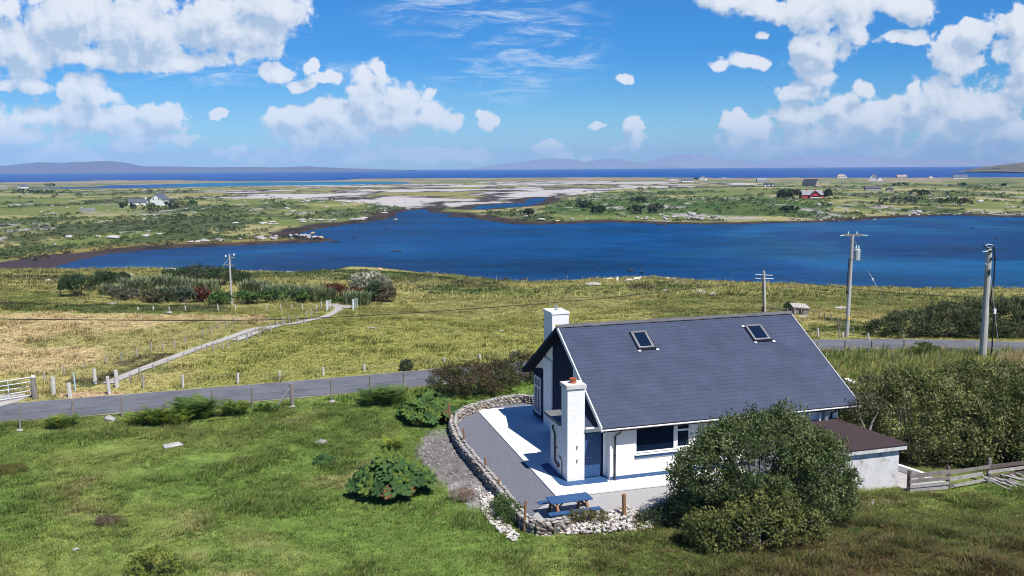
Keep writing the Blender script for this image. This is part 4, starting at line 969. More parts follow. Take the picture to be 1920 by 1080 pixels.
def limbs(lobes, parent, seed, r=0.09, m=None, n=3, name='branches'):
    rnd = random.Random(seed); mb = MB()
    for l in lobes:
        for k in range(n):
            a = Vector((rnd.uniform(-.3, .3), rnd.uniform(-.3, .3), -0.2)); b = Vector((l[0] + rnd.uniform(-.6, .6) * l[3], l[1] + rnd.uniform(-.6, .6) * l[4], l[2] + rnd.uniform(0, .6) * l[5]))
            mid = a.lerp(b, 0.5) + Vector((rnd.uniform(-.25, .25), rnd.uniform(-.25, .25), rnd.uniform(-.1, .2)))
            mb.tube([a, a.lerp(mid, .5), mid, mid.lerp(b, .6), b], r, r * 0.25, 6)
    return part(name, mb, m or BARK, parent)
OLIVE = [(0.080, 0.096, 0.028), (0.105, 0.122, 0.036), (0.145, 0.160, 0.055), (0.068, 0.082, 0.026), (0.19, 0.195, 0.080)]
WILLOW = [(0.060, 0.088, 0.028), (0.078, 0.108, 0.036), (0.108, 0.138, 0.052), (0.050, 0.074, 0.026), (0.135, 0.160, 0.068)]
DARKG = [(0.030, 0.050, 0.022), (0.042, 0.066, 0.028), (0.060, 0.082, 0.038), (0.075, 0.090, 0.045)]
YELL = [(0.17, 0.20, 0.035), (0.13, 0.165, 0.035), (0.22, 0.24, 0.045), (0.10, 0.14, 0.035)]
def bush(name, label, cat, px, py, lobes, n, L, Wd, pal, seed, group=None, bark=None, r=0.07, z=None, pos=None, **kw):
    P = pos if pos is not None else (on(px, py) if z is None else unp(px, py, z))
    t = thing(name, label, cat, P, 0, group)
    leaf_cloud('foliage', lobes, n, L, Wd, pal, LEAF, t, seed, **kw); limbs(lobes, t, seed, r, bark); return t

# ------------------------------------------------------------------ bushes near the cottage
bush('large_bush', 'large rounded grey green bush in front of the cottage wall', 'bush', 0, 0,
     [(0.1, 0.1, 2.5, 2.6, 2.2, 1.7), (-0.2, -0.5, 1.25, 2.6, 1.7, 1.1), (1.2, 0.2, 4.1, 0.7, 0.6, 0.4), (-1.7, 0.2, 3.25, 0.5, 0.5, 0.35), (-2.95, 0.0, 2.1, 0.45, 0.5, 0.5), (2.6, 0.1, 3.1, 0.6, 0.6, 0.5), (-2.7, 0, 0.9, 0.6, 0.5, 0.5), (1.6, -0.4, 1.3, 1.9, 1.5, 1.1), (2.75, 0.1, 1.9, 0.9, 1.1, 1.1), (-1.85, 0.2, 1.9, 1.35, 1.4, 1.35), (1.95, 0.1, 2.15, 1.35, 1.5, 1.45), (0.75, 0.3, 3.15, 1.55, 1.4, 1.05), (-0.75, 0.2, 3.0, 1.2, 1.2, 0.95), (2.0, 0.0, 1.1, 1.2, 1.1, 0.9), (-2.4, 0.1, 1.3, 0.8, 0.9, 1.0)],
     80000, 0.125, 0.030, WILLOW, 1, pos=(9.3, 31.9, 0.1), per=80, cr=(0.20, 0.46), up=0.5, shell=0.78, r=0.06)
bush('low_shrub', 'low yellowish green shrub spreading under the large bush', 'shrub', 0, 0,
     [(0, 0, 0.65, 1.7, 0.9, 0.95), (-1.5, 0.1, 0.55, 1.1, 0.8, 0.75), (1.5, 0.1, 0.6, 1.1, 0.8, 0.8), (0.4, 0.3, 1.35, 1.2, 0.7, 0.6)],
     14000, 0.12, 0.032, [(0.10, 0.115, 0.032), (0.13, 0.145, 0.045), (0.075, 0.095, 0.030), (0.16, 0.165, 0.05)], 2, pos=(8.6, 29.6, float(ht(8.6, 29.6)[0])), per=30, cr=(0.13, 0.28), r=0.03, bark=BARKP)
hb = [('broad olive green bush filling the corner behind the shed', (19.0, 40.6), [(0, 0, 1.8, 2.4, 2.2, 1.9), (0.8, -1.5, 0.8, 1.9, 1.0, 0.9), (-1.9, 1.0, 1.6, 1.5, 1.6, 1.4), (1.6, -1.0, 1.5, 1.9, 1.7, 1.5), (0.6, 1.2, 2.6, 1.8, 1.6, 1.2)], 32000, 3),
      ('large olive bush leaning over the board fence at the right edge', (24.0, 40.0), [(0, 0, 1.9, 2.5, 2.2, 1.9), (-1.8, -1.4, 0.7, 1.8, 0.9, 0.8), (1.0, -1.6, 0.7, 1.8, 0.9, 0.8), (-2.0, -0.6, 1.3, 1.5, 1.5, 1.3), (2.1, 0.3, 2.0, 2.0, 2.0, 1.7), (0.6, -1.6, 1.1, 2.0, 1.3, 1.1)], 38000, 4),
      ('olive bush behind the others, reaching up to the roadside grass', (24.6, 45.6), [(0, 0, 1.5, 2.2, 2.0, 1.6), (2.8, 0.2, 1.5, 2.0, 1.9, 1.5), (5.2, 0.6, 1.4, 2.0, 2.0, 1.5)], 26000, 5),
      ('tangled greyish bush growing close to the right gable of the cottage', (19.2, 46.2), [(0, 0, 1.0, 1.5, 1.4, 1.1), (-1.3, 0.4, 0.7, 1.0, 1.1, 0.8), (1.4, 0.5, 1.0, 1.2, 1.2, 1.0)], 10000, 6)]
for lb, (x, y), lobes, n, sd in hb:
    bush('olive_bush', lb, 'bush', 0, 0, lobes, n, 0.15, 0.038, OLIVE if sd != 6 else [(0.075, 0.088, 0.042), (0.10, 0.105, 0.055), (0.06, 0.07, 0.035)], sd, pos=(x, y, 0.0), per=90, cr=(0.28, 0.60), up=0.6, shell=0.8, low=-0.8, r=0.06, bark=BARKP)
t = thing('bare_tree', 'bare forked grey trunk in the shade behind the shed', 'tree', (16.4, 39.2, 0))
mb = MB().tube([(0, 0, -.2), (.02, 0, .7), (.12, .05, 1.3), (.30, .1, 1.9)], .085, .05, 8).tube([(.12, .05, 1.3), (-.15, 0, 1.8), (-.35, .1, 2.3)], .045, .02, 6).tube([(.3, .1, 1.9), (.55, .1, 2.4)], .045, .02, 6).tube([(.06, .02, 1.0), (-.25, -.1, 1.5)], .03, .012, 6)
part('trunk', mb, BARKP, t)
leaf_cloud('crown', [(0.1, 0.3, 2.6, 0.9, 0.8, 0.5)], 900, 0.14, 0.035, [(0.10, 0.085, 0.06), (0.08, 0.09, 0.045)], LEAF, t, 7, per=20)
FUCH = [(0.060, 0.058, 0.026), (0.080, 0.070, 0.032), (0.058, 0.074, 0.026), (0.115, 0.060, 0.038), (0.095, 0.095, 0.04), (0.07, 0.085, 0.03)]
bush('dark_bush', 'dark reddish brown fuchsia bush between the road and the stone wall', 'bush', 0, 0, [(0, 0, 0.9, 1.7, 1.3, 1.05), (-1.5, -0.3, 0.8, 1.2, 1.1, 0.9), (1.6, 0.4, 0.9, 1.5, 1.2, 1.0), (0.4, -0.9, 0.6, 1.6, 1.0, 0.8)], 17000, 0.12, 0.032, FUCH, 8, pos=(-2.6, 52.2, 0), per=30, cr=(0.14, 0.32), up=0.6)
bush('dark_bush', 'smaller dark brown bush against the rear eave of the cottage', 'bush', 0, 0, [(0, 0, 0.9, 1.5, 1.2, 1.1), (1.5, 0.5, 0.8, 1.3, 1.1, 1.0), (-1.2, -0.2, 0.6, 1.0, 0.9, 0.8)], 9000, 0.12, 0.032, FUCH, 9, pos=(0.6, 54.9, 0), per=30, cr=(0.14, 0.32), up=0.6)
bush('dark_hedge', 'long dark hedge along the far side of the road at the right', 'hedge', 0, 0,
     [(0, 0, 0.9, 2.6, 1.9, 1.6), (-3.0, -0.1, 0.7, 2.0, 1.6, 1.25), (-5.2, -0.2, 0.4, 1.3, 1.2, 0.85), (2.8, 0.2, 1.0, 2.2, 1.9, 1.7), (5.4, 0.3, 1.05, 2.4, 2.0, 1.8), (8.2, 0.3, 1.0, 2.2, 1.9, 1.7), (-4.2, -0.9, 0.3, 1.6, 0.8, 0.6), (-1.2, -1.1, 0.4, 1.8, 0.8, 0.7), (1.8, -1.1, 0.4, 1.8, 0.8, 0.8), (4.8, -1.1, 0.4, 1.8, 0.8, 0.8), (7.5, -1.1, 0.4, 1.8, 0.8, 0.8)], 36000, 0.22, 0.045,
     [(0.060, 0.078, 0.032), (0.080, 0.100, 0.042), (0.110, 0.130, 0.062), (0.045, 0.060, 0.026)], 10, pos=(35.6, 70.6, 0), per=30, cr=(0.2, 0.4), up=0.9, low=-0.3)
bush('yellow_shrub', 'small shrub with yellow green leaves at the bottom edge of the lawn', 'shrub', 0, 0, [(0, 0, 0.42, 0.72, 0.6, 0.5), (-.55, 0, .3, .5, .4, .35), (.5, .05, .3, .45, .4, .35)], 3200, 0.075, 0.028, YELL, 11, pos=(-12.25, 28.3, float(ht(-12.25, 28.3)[0])), per=24, cr=(0.08, 0.18), r=0.02)
bush('green_weeds', 'dark green weeds filling the gap between the rubble trail and the stone wall', 'weeds', 0, 0, [(0, 0, 0.35, 0.55, 0.6, 0.4), (-.35, .9, .25, .4, .5, .3), (.15, -.4, .2, .4, .4, .25)], 3400, 0.10, 0.022, [(0.055, 0.10, 0.028), (0.075, 0.125, 0.035), (0.09, 0.10, 0.04)], 12, pos=(*unp(955, 972, 0)[:2], 0), per=24, cr=(0.08, 0.18), r=0.012)
bush('olive_shrub', 'olive coloured low shrub growing over the wall below the picnic table', 'shrub', 0, 0, [(0, 0, 0.22, 0.75, 0.3, 0.30), (.6, .05, .2, .45, .3, .24), (-.5, 0, .18, .4, .3, .22)], 3800, 0.07, 0.018, [(0.10, 0.105, 0.03), (0.13, 0.12, 0.04), (0.075, 0.085, 0.028), (0.17, 0.13, 0.07)], 13, pos=(*unp(1095, 978, 0.1)[:2], 0.05), per=24, cr=(0.06, 0.14), r=0.01)
bush('shady_weeds', 'dark weeds in the shade at the left foot of the large bush', 'weeds', 0, 0, [(0, 0, 0.35, 0.7, 0.5, 0.45), (-.6, .1, .25, .5, .4, .3), (.5, -.5, .3, .5, .4, .35)], 3600, 0.09, 0.024, DARKG, 14, pos=(*unp(1245, 985, 0)[:2], 0), per=24, cr=(0.08, 0.2), r=0.012)
bush('bramble_patch', 'dry brownish brambles beside the giant leaves and the spoil', 'brambles', 0, 0, [(0, 0, 0.2, 0.6, 0.5, 0.25)], 1500, 0.09, 0.012, [(0.26, 0.16, 0.13), (0.2, 0.13, 0.09), (0.12, 0.12, 0.05)], 15, pos=(*unp(868, 938, 0)[:2], 0), per=20, cr=(0.08, 0.2), r=0.01)
bush('heather_tuft', 'round brown heather tuft standing in the lawn', 'heather', 0, 0, [(0, 0, 0.14, 0.55, 0.42, 0.2)], 2600, 0.08, 0.010, [(0.12, 0.10, 0.05), (0.17, 0.12, 0.10), (0.09, 0.10, 0.03)], 16, pos=tuple(on(203, 985)), per=24, cr=(0.06, 0.14), r=0.01)
bush('heather_tuft', 'dark brown heather patch at the left edge of the lawn', 'heather', 0, 0, [(0, 0, 0.12, 0.75, 0.5, 0.2)], 2600, 0.08, 0.010, [(0.12, 0.10, 0.035), (0.09, 0.085, 0.03), (0.16, 0.15, 0.04)], 17, pos=tuple(on(22, 885)), per=24, cr=(0.06, 0.14), r=0.01)
bush('round_shrub', 'small round dark shrub on the far verge beside a white post', 'shrub', 0, 0, [(0, 0, 0.35, 0.45, 0.4, 0.42)], 1500, 0.10, 0.03, DARKG, 18, pos=tuple(on(761, 695)), per=24, cr=(0.08, 0.18), r=0.015)
bush('low_shrub', 'green roadside shrub poking above the grass behind the roof end', 'shrub', 0, 0, [(0, 0, 0.45, 0.9, 0.7, 0.55), (.8, .1, .3, .6, .5, .4)], 2600, 0.12, 0.03, [(0.06, 0.09, 0.025), (0.09, 0.125, 0.03)], 19, pos=(*unp(1728, 668, 0)[:2], 0), per=24, cr=(0.1, 0.22), r=0.02)

# ------------------------------------------------------------------ giant rhubarb (huge lobed leaves on stalks)
def giant_leaf(R, rnd, V, F, C, c, axis, tone):
    """one lobed, ribbed, cupped leaf"""
    ax = Vector(axis).normalized(); a = ax.orthogonal().normalized(); a.rotate(__import__('mathutils').Quaternion(ax, rnd.uniform(0, 6.28))); b = ax.cross(a)
    n, k0, rings = 42, len(V), 3
    V.append(Vector(c) + ax * (-0.08 * R)); C.append(tone)
    for j in range(1, rings + 1):
        for i in range(n):
            th = 2 * math.pi * i / n; lobe = abs(math.cos(3.5 * th)) ** 1.1; f = j / rings
            r = R * f * (1 - (1 - (0.60 + 0.40 * lobe) * (0.87 + 0.13 * (i % 2))) * f ** 1.5) * (0.25 if (abs(th - math.pi) < 0.12) else 1)
            z = R * (0.20 * f * f - 0.10 * f ** 4 * (1 - lobe) * 3 + 0.045 * (lobe - 0.5) * f) + rnd.uniform(-.02, .02) * R
            V.append(Vector(c) + a * (r * math.cos(th)) + b * (r * math.sin(th)) + ax * z)
            g = 1.25 if lobe > 0.9 else rnd.uniform(0.85, 1.1); C.append(tuple(q * g for q in tone))
    for i in range(n):
        m = (i + 1) % n; F.append((k0, k0 + 1 + i, k0 + 1 + m))
        for j in range(rings - 1):
            p, q, u_, w = k0 + 1 + j * n + i, k0 + 1 + j * n + m, k0 + 1 + (j + 1) * n + m, k0 + 1 + (j + 1) * n + i
            F.append((p, w, u_)); F.append((p, u_, q))
def gunnera(label, pos, spread, count, Rr, seed, hmax, brown=0.12, pal=None):
    rnd = random.Random(seed); t = thing('giant_rhubarb', label, 'plant', pos)
    V, F, C = [], [], []; st = MB(); old = []
    pal = pal or [(0.045, 0.092, 0.030), (0.058, 0.112, 0.036), (0.034, 0.072, 0.026), (0.085, 0.14, 0.032), (0.10, 0.15, 0.03)]
    for i in range(count):
        a = rnd.uniform(0, 6.28); q = math.sqrt(rnd.random()); x, y = spread[0] * q * math.cos(a), spread[1] * q * math.sin(a)
        h = hmax * (1 - 0.65 * q) * rnd.uniform(0.75, 1.1); R = Rr * rnd.uniform(0.6, 1.15)
        ax = (x * 0.5 + rnd.uniform(-.5, .5), y * 0.5 - 0.45 + rnd.uniform(-.5, .5), 1.0)
        dry = rnd.random() < brown and q > 0.4
        giant_leaf(R, rnd, V, F, C, (x, y, h), ax, rnd.choice([(0.28, 0.115, 0.045), (0.16, 0.085, 0.045)]) if dry else rnd.choice(pal))
        st.tube([(x * .35, y * .35, -.05), (x * .7, y * .7, h * .6), (x, y, h - 0.05 * R)], 0.03, 0.018, 6)
    me = np_mesh('leaves', [tuple(v) for v in V], F, np.array(C)); o = link('leaves', me, BIGLEAF, t); KIDS.setdefault(t.name, []).append(o)
    part('stalks', st, mat('stalk_green', (0.16, 0.17, 0.05), (0.20, 0.13, 0.06), scale=3, rough=0.7), t)
    return t
gp = unp(735, 930, 0.0)
gunnera('giant rhubarb with huge dark leaves and one dead orange leaf, in the lawn', (gp[0] - .1, gp[1] + .3, -0.02), (1.7, 1.25), 80, 0.46, 21, 1.7, 0.03)
g2_ = thing('giant_rhubarb', 'single dead orange brown giant leaf at the front of the big rhubarb clump', 'plant', (gp[0] + .75, gp[1] - .55, 0.0))
V, F, C = [], [], []; giant_leaf(0.38, random.Random(3), V, F, C, (0, 0, 0.5), (0.1, -0.7, 0.8), (0.17, 0.075, 0.03)); o = link('leaf', np_mesh('leaf', [tuple(v) for v in V], F, np.array(C)), BIGLEAF, g2_)
part('stalk', MB().tube([(0, .2, -.05), (0, .12, .4), (0, 0, .6)], .03, .02, 6), WOODB, g2_)
gp = unp(800, 792, 0.0)
gunnera('giant rhubarb thicket between the lawn and the far bend of the stone wall', (gp[0], gp[1] + .8, 0), (1.6, 1.9), 95, 0.40, 22, 1.5, 0.02)
gp = unp(608, 868, 0.0)
gunnera('small young giant rhubarb with a few leaves alone in the lawn', (gp[0], gp[1], 0), (0.5, 0.35), 7, 0.30, 23, 0.35, 0.0, [(0.025, 0.06, 0.02), (0.04, 0.09, 0.03)])

# ------------------------------------------------------------------ ferns
def fern(label, px, py, n, L, pal, seed, spread=0.35, group=None):
    rnd = random.Random(seed); P = on(px, py); t = thing('fern', label, 'fern', P, 0, group); V, F, C = [], [], []
    for i in range(n):
        az = rnd.uniform(0, 6.28); l = L * 1.35 * rnd.uniform(.7, 1.15); ox, oy = rnd.uniform(-spread, spread), rnd.uniform(-spread * .6, spread * .6); tone = rnd.choice(pal)
        e, s = Vector((math.cos(az), math.sin(az), 0)), Vector((-math.sin(az), math.cos(az), 0)); rise = rnd.uniform(.75, 1.15)
        pts = [Vector((ox, oy, 0)) + e * (l * (.62 if i % 3 else .25) * q) + Vector((0, 0, l * rise * (1.25 * q - .62 * q * q))) for q in [k / 9 for k in range(10)]]
        for k in range(1, 9):
            w = l * .26 * math.sin(math.pi * (0.12 + 0.88 * (1 - k / 9.0)) ** 0.8) * rnd.uniform(.85, 1.1)
            for sg in (-1, 1):
                b = len(V); V += [pts[k], pts[k] + (pts[k+1] - pts[k]) * .75, pts[k] + s * sg * w + (pts[k+1] - pts[k]) * .9 + Vector((0, 0, -.03))]; F.append((b, b+1, b+2)); g = rnd.uniform(.8, 1.2); C += [tuple(q * g for q in tone)] * 3
    o = link('fronds', np_mesh('fronds', [tuple(v) for v in V], F, np.array(C)), LEAF, t); KIDS.setdefault(t.name, []).append(o); return t
FG = [(0.095, 0.165, 0.03), (0.13, 0.20, 0.04), (0.075, 0.13, 0.03)]; FY = [(0.28, 0.31, 0.04), (0.20, 0.26, 0.04), (0.14, 0.20, 0.04)]
for k, (px, py, n, L, pal, sprd, lb) in enumerate([(115, 803, 70, .75, FG + FY, .5, 'fern with yellowing fronds near the left end of the roadside fence'),
        (283, 796, 110, .85, FY + FG, .7, 'bright yellow green fern at the left of the large roadside clump'), (325, 796, 90, .75, FY, .6, 'yellow fern in the middle of the roadside clump'), (365, 784, 170, 1.05, FG, .85, 'tallest dark green fern of the roadside clump'),
        (440, 778, 90, .8, FG + FY, .6, 'fern of yellow and green fronds beside the roadside post right of the clump'), (720, 758, 170, .95, FG, 1.0, 'wide dark fern clump beside the giant rhubarb thicket'), (738, 842, 40, .55, FY, .3, 'small bright yellow green fern near the grey spoil'), (500, 772, 60, .5, FG, .6, 'low green fern at the foot of the braced fence post')]):
    fern(lb, px, py, n, L, pal, 30 + k, sprd)

# ------------------------------------------------------------------ the planted garden down by the shore
def dims(px, py, wpx, hpx):
    P = on(px, py); k = mpp(P[1]); return P, wpx * k, hpx * k
def garden_bush(name, label, cat, px, py, wpx, hpx, n, pal, seed, L=0.3, Wd=0.07, up=0.5, group=None):
    if 50 <= seed < 80: wpx, hpx, n = wpx * 1.35, hpx * 1.12, int(n * 1.4)
    P, w, h = dims(px, py, wpx, hpx); rnd = random.Random(seed)
    lobes = [(0, 0, h * .5, w * .38, w * .3, h * .46)] + [(rnd.uniform(-.32, .32) * w, rnd.uniform(-.2, .2) * w, h * rnd.uniform(.3, .62), w * .22, w * .2, h * .33) for _ in range(4)]
    return bush(name, label, cat, 0, 0, lobes, n, L, Wd, pal, seed, group, pos=P, per=20, cr=(.08 * h, .2 * h), up=up, r=0.06)
def flax(label, px, py, wpx, hpx, n, pal, seed, group=None):
    P, w, h = dims(px, py, wpx * 1.35, hpx * 1.12); n = int(n * 1.5); rng = np.random.RandomState(seed); t = thing('flax_plant', label, 'plant', P, 0, group)
    V, F, C = [], [], []
    for i in range(n):
        x, y = rng.uniform(-.45, .45) * w, rng.uniform(-.25, .25) * w; az = rng.uniform(0, 6.28); l = h * rng.uniform(.6, 1.2); ln = rng.uniform(.1, .5)
        e = np.array([math.cos(az) * ln, math.sin(az) * ln, 1.0]); e /= np.linalg.norm(e); s = np.array([-math.sin(az), math.cos(az), 0]) * h * .045; b = np.array([x, y, 0])
        m_ = b + e * l * .6; tp = b + e * l + np.array([math.cos(az), math.sin(az), -.25]) * l * .12
        k = len(V); V += [b - s, b + s, m_ + s * .9, m_ - s * .9, tp]; F += [(k, k+1, k+2), (k, k+2, k+3), (k+3, k+2, k+4)]; c = np.array(pal[rng.randint(len(pal))]) * rng.uniform(.8, 1.25); C += [c] * 5
    o = link('blades', np_mesh('blades', V, F, np.array(C)), LEAF, t); KIDS.setdefault(t.name, []).append(o); return t
FLX = [(0.28, 0.31, 0.17), (0.36, 0.37, 0.23), (0.19, 0.23, 0.10), (0.13, 0.17, 0.07)]
FLG = [(0.20, 0.26, 0.12), (0.32, 0.37, 0.20), (0.13, 0.18, 0.08)]
CON = [(0.030, 0.056, 0.022), (0.045, 0.076, 0.030), (0.060, 0.085, 0.04)]
RED = [(0.095, 0.030, 0.020), (0.13, 0.042, 0.026), (0.07, 0.03, 0.02)]
GRN = [(0.075, 0.14, 0.03), (0.10, 0.17, 0.045), (0.055, 0.10, 0.03)]
for k, a in enumerate([('dark_shrub', 'leftmost dark green conifer shrub of the shore garden', 'shrub', 148, 556, 48, 36, 1800, CON), ('dark_shrub', 'dark conifer shrub second from the left end of the shore garden', 'shrub', 190, 545, 44, 34, 1500, CON), ('dark_shrub', 'dark rounded shrub on the skyline side of the pale flax row', 'shrub', 218, 531, 44, 18, 1200, CON),
        ('dark_shrub', 'dark conifer behind the middle of the flax row', 'shrub', 335, 534, 40, 28, 1500, CON), ('dark_shrub', 'bluish conifer left of the garden utility pole', 'shrub', 372, 533, 50, 34, 1800, [(0.05, 0.075, 0.045), (0.07, 0.095, 0.06), (0.04, 0.06, 0.035)]), ('dark_shrub', 'dense dark conifer right behind the garden utility pole', 'shrub', 415, 535, 50, 32, 1800, CON),
        ('dark_shrub', 'dark shrub just right of the garden utility pole', 'shrub', 455, 534, 34, 22, 1100, CON), ('bluish_shrub', 'blue green shrub at the foot of the flax row', 'shrub', 345, 568, 32, 26, 1300, [(0.055, 0.08, 0.05), (0.08, 0.105, 0.07)]),
        ('copper_shrub', 'copper brown shrub left of the garden utility pole', 'shrub', 376, 567, 27, 24, 1300, RED), ('copper_shrub', 'copper red shrubs by the open gates of the lane', 'shrub', 632, 562, 44, 26, 1300, RED), ('copper_shrub', 'copper brown shrub right beside the pale silvery tree', 'shrub', 665, 566, 28, 24, 1000, RED),
        ('green_shrub', 'fresh green shrub around the foot of the garden utility pole', 'shrub', 415, 570, 44, 20, 1400, GRN), ('green_shrub', 'fresh green shrub right of the garden utility pole', 'shrub', 460, 569, 44, 20, 1300, GRN), ('green_shrub', 'darker green shrub in the middle of the right garden row', 'shrub', 510, 567, 40, 20, 1200, GRN + CON), ('green_shrub', 'green shrub near the right end of the garden row', 'shrub', 555, 567, 40, 20, 1200, GRN + CON),
        ('green_shrub', 'bright green shrub in the bend of the lane between the gates', 'shrub', 640, 569, 22, 9, 500, GRN), ('dark_shrub', 'dark green shrub below the pale silvery tree', 'shrub', 706, 565, 30, 32, 1300, CON), ('brown_shrub', 'brownish shrub right of the pale silvery tree', 'shrub', 728, 566, 28, 30, 1000, [(0.10, 0.09, 0.05), (0.13, 0.12, 0.075)]), ('grey_shrub', 'grey leaved shrub below the left part of the flax row', 'shrub', 228, 562, 60, 18, 1400, [(0.09, 0.09, 0.06), (0.13, 0.125, 0.09)]), ('brown_shrub', 'dull brown undergrowth in the middle of the flax row', 'shrub', 290, 566, 56, 20, 1400, [(0.08, 0.08, 0.045), (0.11, 0.105, 0.06)])]):
    garden_bush(*a, seed=50 + k)
for k, a in enumerate([('pale flax at the left of the shore garden row', 212, 554, 36, 20, 420, FLX), ('pale flax between the two dark conifers in the shore garden', 252, 550, 44, 26, 520, FLX), ('tall pale flax in the left half of the flax row', 296, 547, 44, 28, 520, FLX), ('pale flax in front of the middle conifer', 336, 549, 40, 26, 480, FLX), ('pale flax behind the copper brown shrub', 385, 546, 40, 20, 420, FLX), ('bluish green flax in the middle of the flax row', 318, 565, 34, 26, 420, FLG), ('pale flax right of the garden utility pole', 478, 551, 40, 24, 460, FLX),
        ('greyish flax in the middle of the right garden row', 520, 557, 44, 22, 460, FLG), ('pale flax above the fresh green shrubs', 548, 556, 36, 20, 380, FLX), ('spiky flax near the right end of the garden row', 580, 564, 44, 26, 500, FLG), ('spiky flax at the right end of the row by the left gate', 607, 566, 30, 24, 380, FLX + FLG), ('spiky flax beside the right gate of the lane', 672, 572, 34, 24, 420, FLG)]):
    flax(a[0], *a[1:6], a[6], 90 + k)
P, w, h = dims(695, 560, 84, 48)
t = thing('silvery_tree', 'rounded silvery grey tree at the right end of the shore garden', 'tree', P)
lob = [(0, 0, h * .62, w * .36, w * .3, h * .38), (-w * .25, 0, h * .55, w * .22, w * .2, h * .36), (w * .26, 0, h * .5, w * .22, w * .2, h * .36), (0, 0, h * .8, w * .25, w * .2, h * .22)]
leaf_cloud('crown', lob, 5200, 0.30, 0.075, [(0.33, 0.33, 0.25), (0.44, 0.43, 0.35), (0.24, 0.25, 0.17), (0.15, 0.16, 0.10)], LEAF, t, 120, per=20, cr=(.2, .45), up=.6); limbs(lob, t, 5, .12, BARKP, name='trunk')

# ------------------------------------------------------------------ fences
def fence(label, posts, m, wires=(0.5, 0.9, 1.15), thick=0.05, name='wire_fence', wire=True, order=True, taper=0.95, cap=False):
    """posts: (x top, y top, x base, y base) in the photograph; each stands on the ground at its base"""
    B = on([p[2] for p in posts], [p[3] for p in posts]); c = B[len(B) // 2]
    t = thing(name, label, 'fence', c); tops = []
    for (xt, yt, xb, yb), b in zip(posts, B):
        h = (yb - yt) * mpp(b[1]) * 1.01; lean = (xt - float(proj(b[0], b[1], b[2] + h)[0])) * mpp(b[1]); o = Vector(b) - Vector(c); mb = MB()
        r = thick * random.uniform(.85, 1.15); a, e = o + Vector((0, 0, -.25)), o + Vector((lean, random.uniform(-.04, .04), h))
        mb.tube([a, a.lerp(e, .5), e], r, r * taper, 7)
        part('post', mb, m, t); tops.append((o, e, h))
    if wire and len(tops) > 1:
        wm_ = MB()
        for (o0, e0, h0), (o1, e1, h1) in zip(tops[:-1], tops[1:]):
            for f in wires:
                a, b = o0.lerp(e0, min(.97, f)), o1.lerp(e1, min(.97, f)); mid = a.lerp(b, .5) - Vector((0, 0, .03)); wm_.tube([a, mid, b], .008, n=4, caps=False)
        part('wire', wm_, WIRE, t)
    return t
random.seed(21)
NEARF = [(36,756,37,806),(136,750,138,796),(228,743,228,782),(309,744,310,772),(398,728,399,768),(472,723,473,764)]
NEAR2 = [(621,710,622,752),(694,703,695,737),(758,697,759,727)]
fence('roadside wire fence along the top of the lawn, left of the braced post', NEARF + [(547,724,548,762)], WOODG, (0.35, 0.62, 0.92), 0.065)
fence('roadside wire fence along the top of the lawn, right of the braced post', [(549,724,549,762)] + NEAR2 + [(838,690,838,712)], WOODG, (0.35, 0.62, 0.92), 0.065)
P = on(548, 762)
t = thing('strainer_post', 'thick braced corner post in the roadside fence beside the lawn', 'post', P)
k = mpp(P[1]); part('post', MB().tube([(0, 0, -.3), (0, 0, 45 * k)], .115, .11, 10), WOODG, t)
part('brace', MB().tube([(-.06, -.02, 36 * k), (-30 * k, -.1, .0)], .055, .05, 7), WOODP, t)
fence('row of whitewashed posts on the far side of the road', [(342.5,702,343,728),(446,699,446,719),(524,696,524,712),(606,688,606,703.6),(683,683,683,694),(752,680,752,687),(833,671,833,681),(899,664,901,674),(964,656,966,670)], POSTW, (0.45, 0.85), 0.085)
fence('stout whitewashed posts where the lane meets the road', [(98,706,101,740),(128,717,132,745),(176,691,179,720),(201,704,206,740),(217,693,219.5,727)], POSTW, (0.4, 0.8), 0.12, wire=False)
fence('wire fence between the straw coloured field and the lane', [(82,697,83,713),(119,685,121,702),(157,679,157,690),(198,666,200,681),(227,660,227,679),(255,652,256,667),(283,641,284,659),(305,640,305,655),(327,636,328,653),(346,630,346,642),(379,617,380,632),(395,611,396,625),(409,606,410,616),(423,601,424,614),(435,597,436,607),(445,595,446,606)], WOODP, (0.4, 0.8), 0.055)
fence('posts along the near edge of the lane', [(243,700,244,716),(268,702,269,728),(260,690,261,700),(287,683,288,692),(315,672,315,682),(344,662,344,670),(367,652,367,661),(378,645,378,655),(388,646,388,655),(400,642,401,657),(408,641,409,653),(417,642,418,655),(427,638,428,655),(444,631,445,642),(463,625,464,642),(471,621,472,634),(486,614,487,633),(495,611,496,622),(507,605,508,624)], WOODP, (0.45, 0.85), 0.06)
fence('posts climbing with the lane towards the shore garden gates', [(519,602,519,612),(529,594,530,610),(533,594,534,610),(541,590,542,605),(558,592,559,609),(570,596,571,605),(574,583,575,594),(584,580,584,592),(594,577,594,588)], WOODP, (0.45, 0.85), 0.07)
fence('low post fence in front of the shore garden', [(258,575,259,581),(287,574,288,582),(317,575,318,583),(347,572.5,348,584),(408,570.5,409.5,585),(441,570,442,581),(500,570,500.5,580),(526,570,527,580.5),(547,570.5,547,580),(566,569,568,583),(593,571,595,582),(602,566,603,578)], POSTW, (0.45, 0.85), 0.065)
fence('thin fence line standing in the straw coloured field', [(417,598,417,606),(438,596,438,606),(471,600,471,606),(499,597,499,605),(516,594,516,604)], WOODG, (0.5, 0.9), 0.05)
fence('roadside posts on the near verge right of the cottage roof', [(1532.6,640,1533,652),(1585,639,1585,654),(1635,639,1635,654),(1696,636,1696,654)], WOODG, (0.5, 0.9), 0.075)
fence('garden posts in the long grass behind the right end of the roof', [(1627,651,1627,669),(1675,662,1675,680),(1762,666,1761,680)], WOODG, (0.5, 0.9), 0.06)
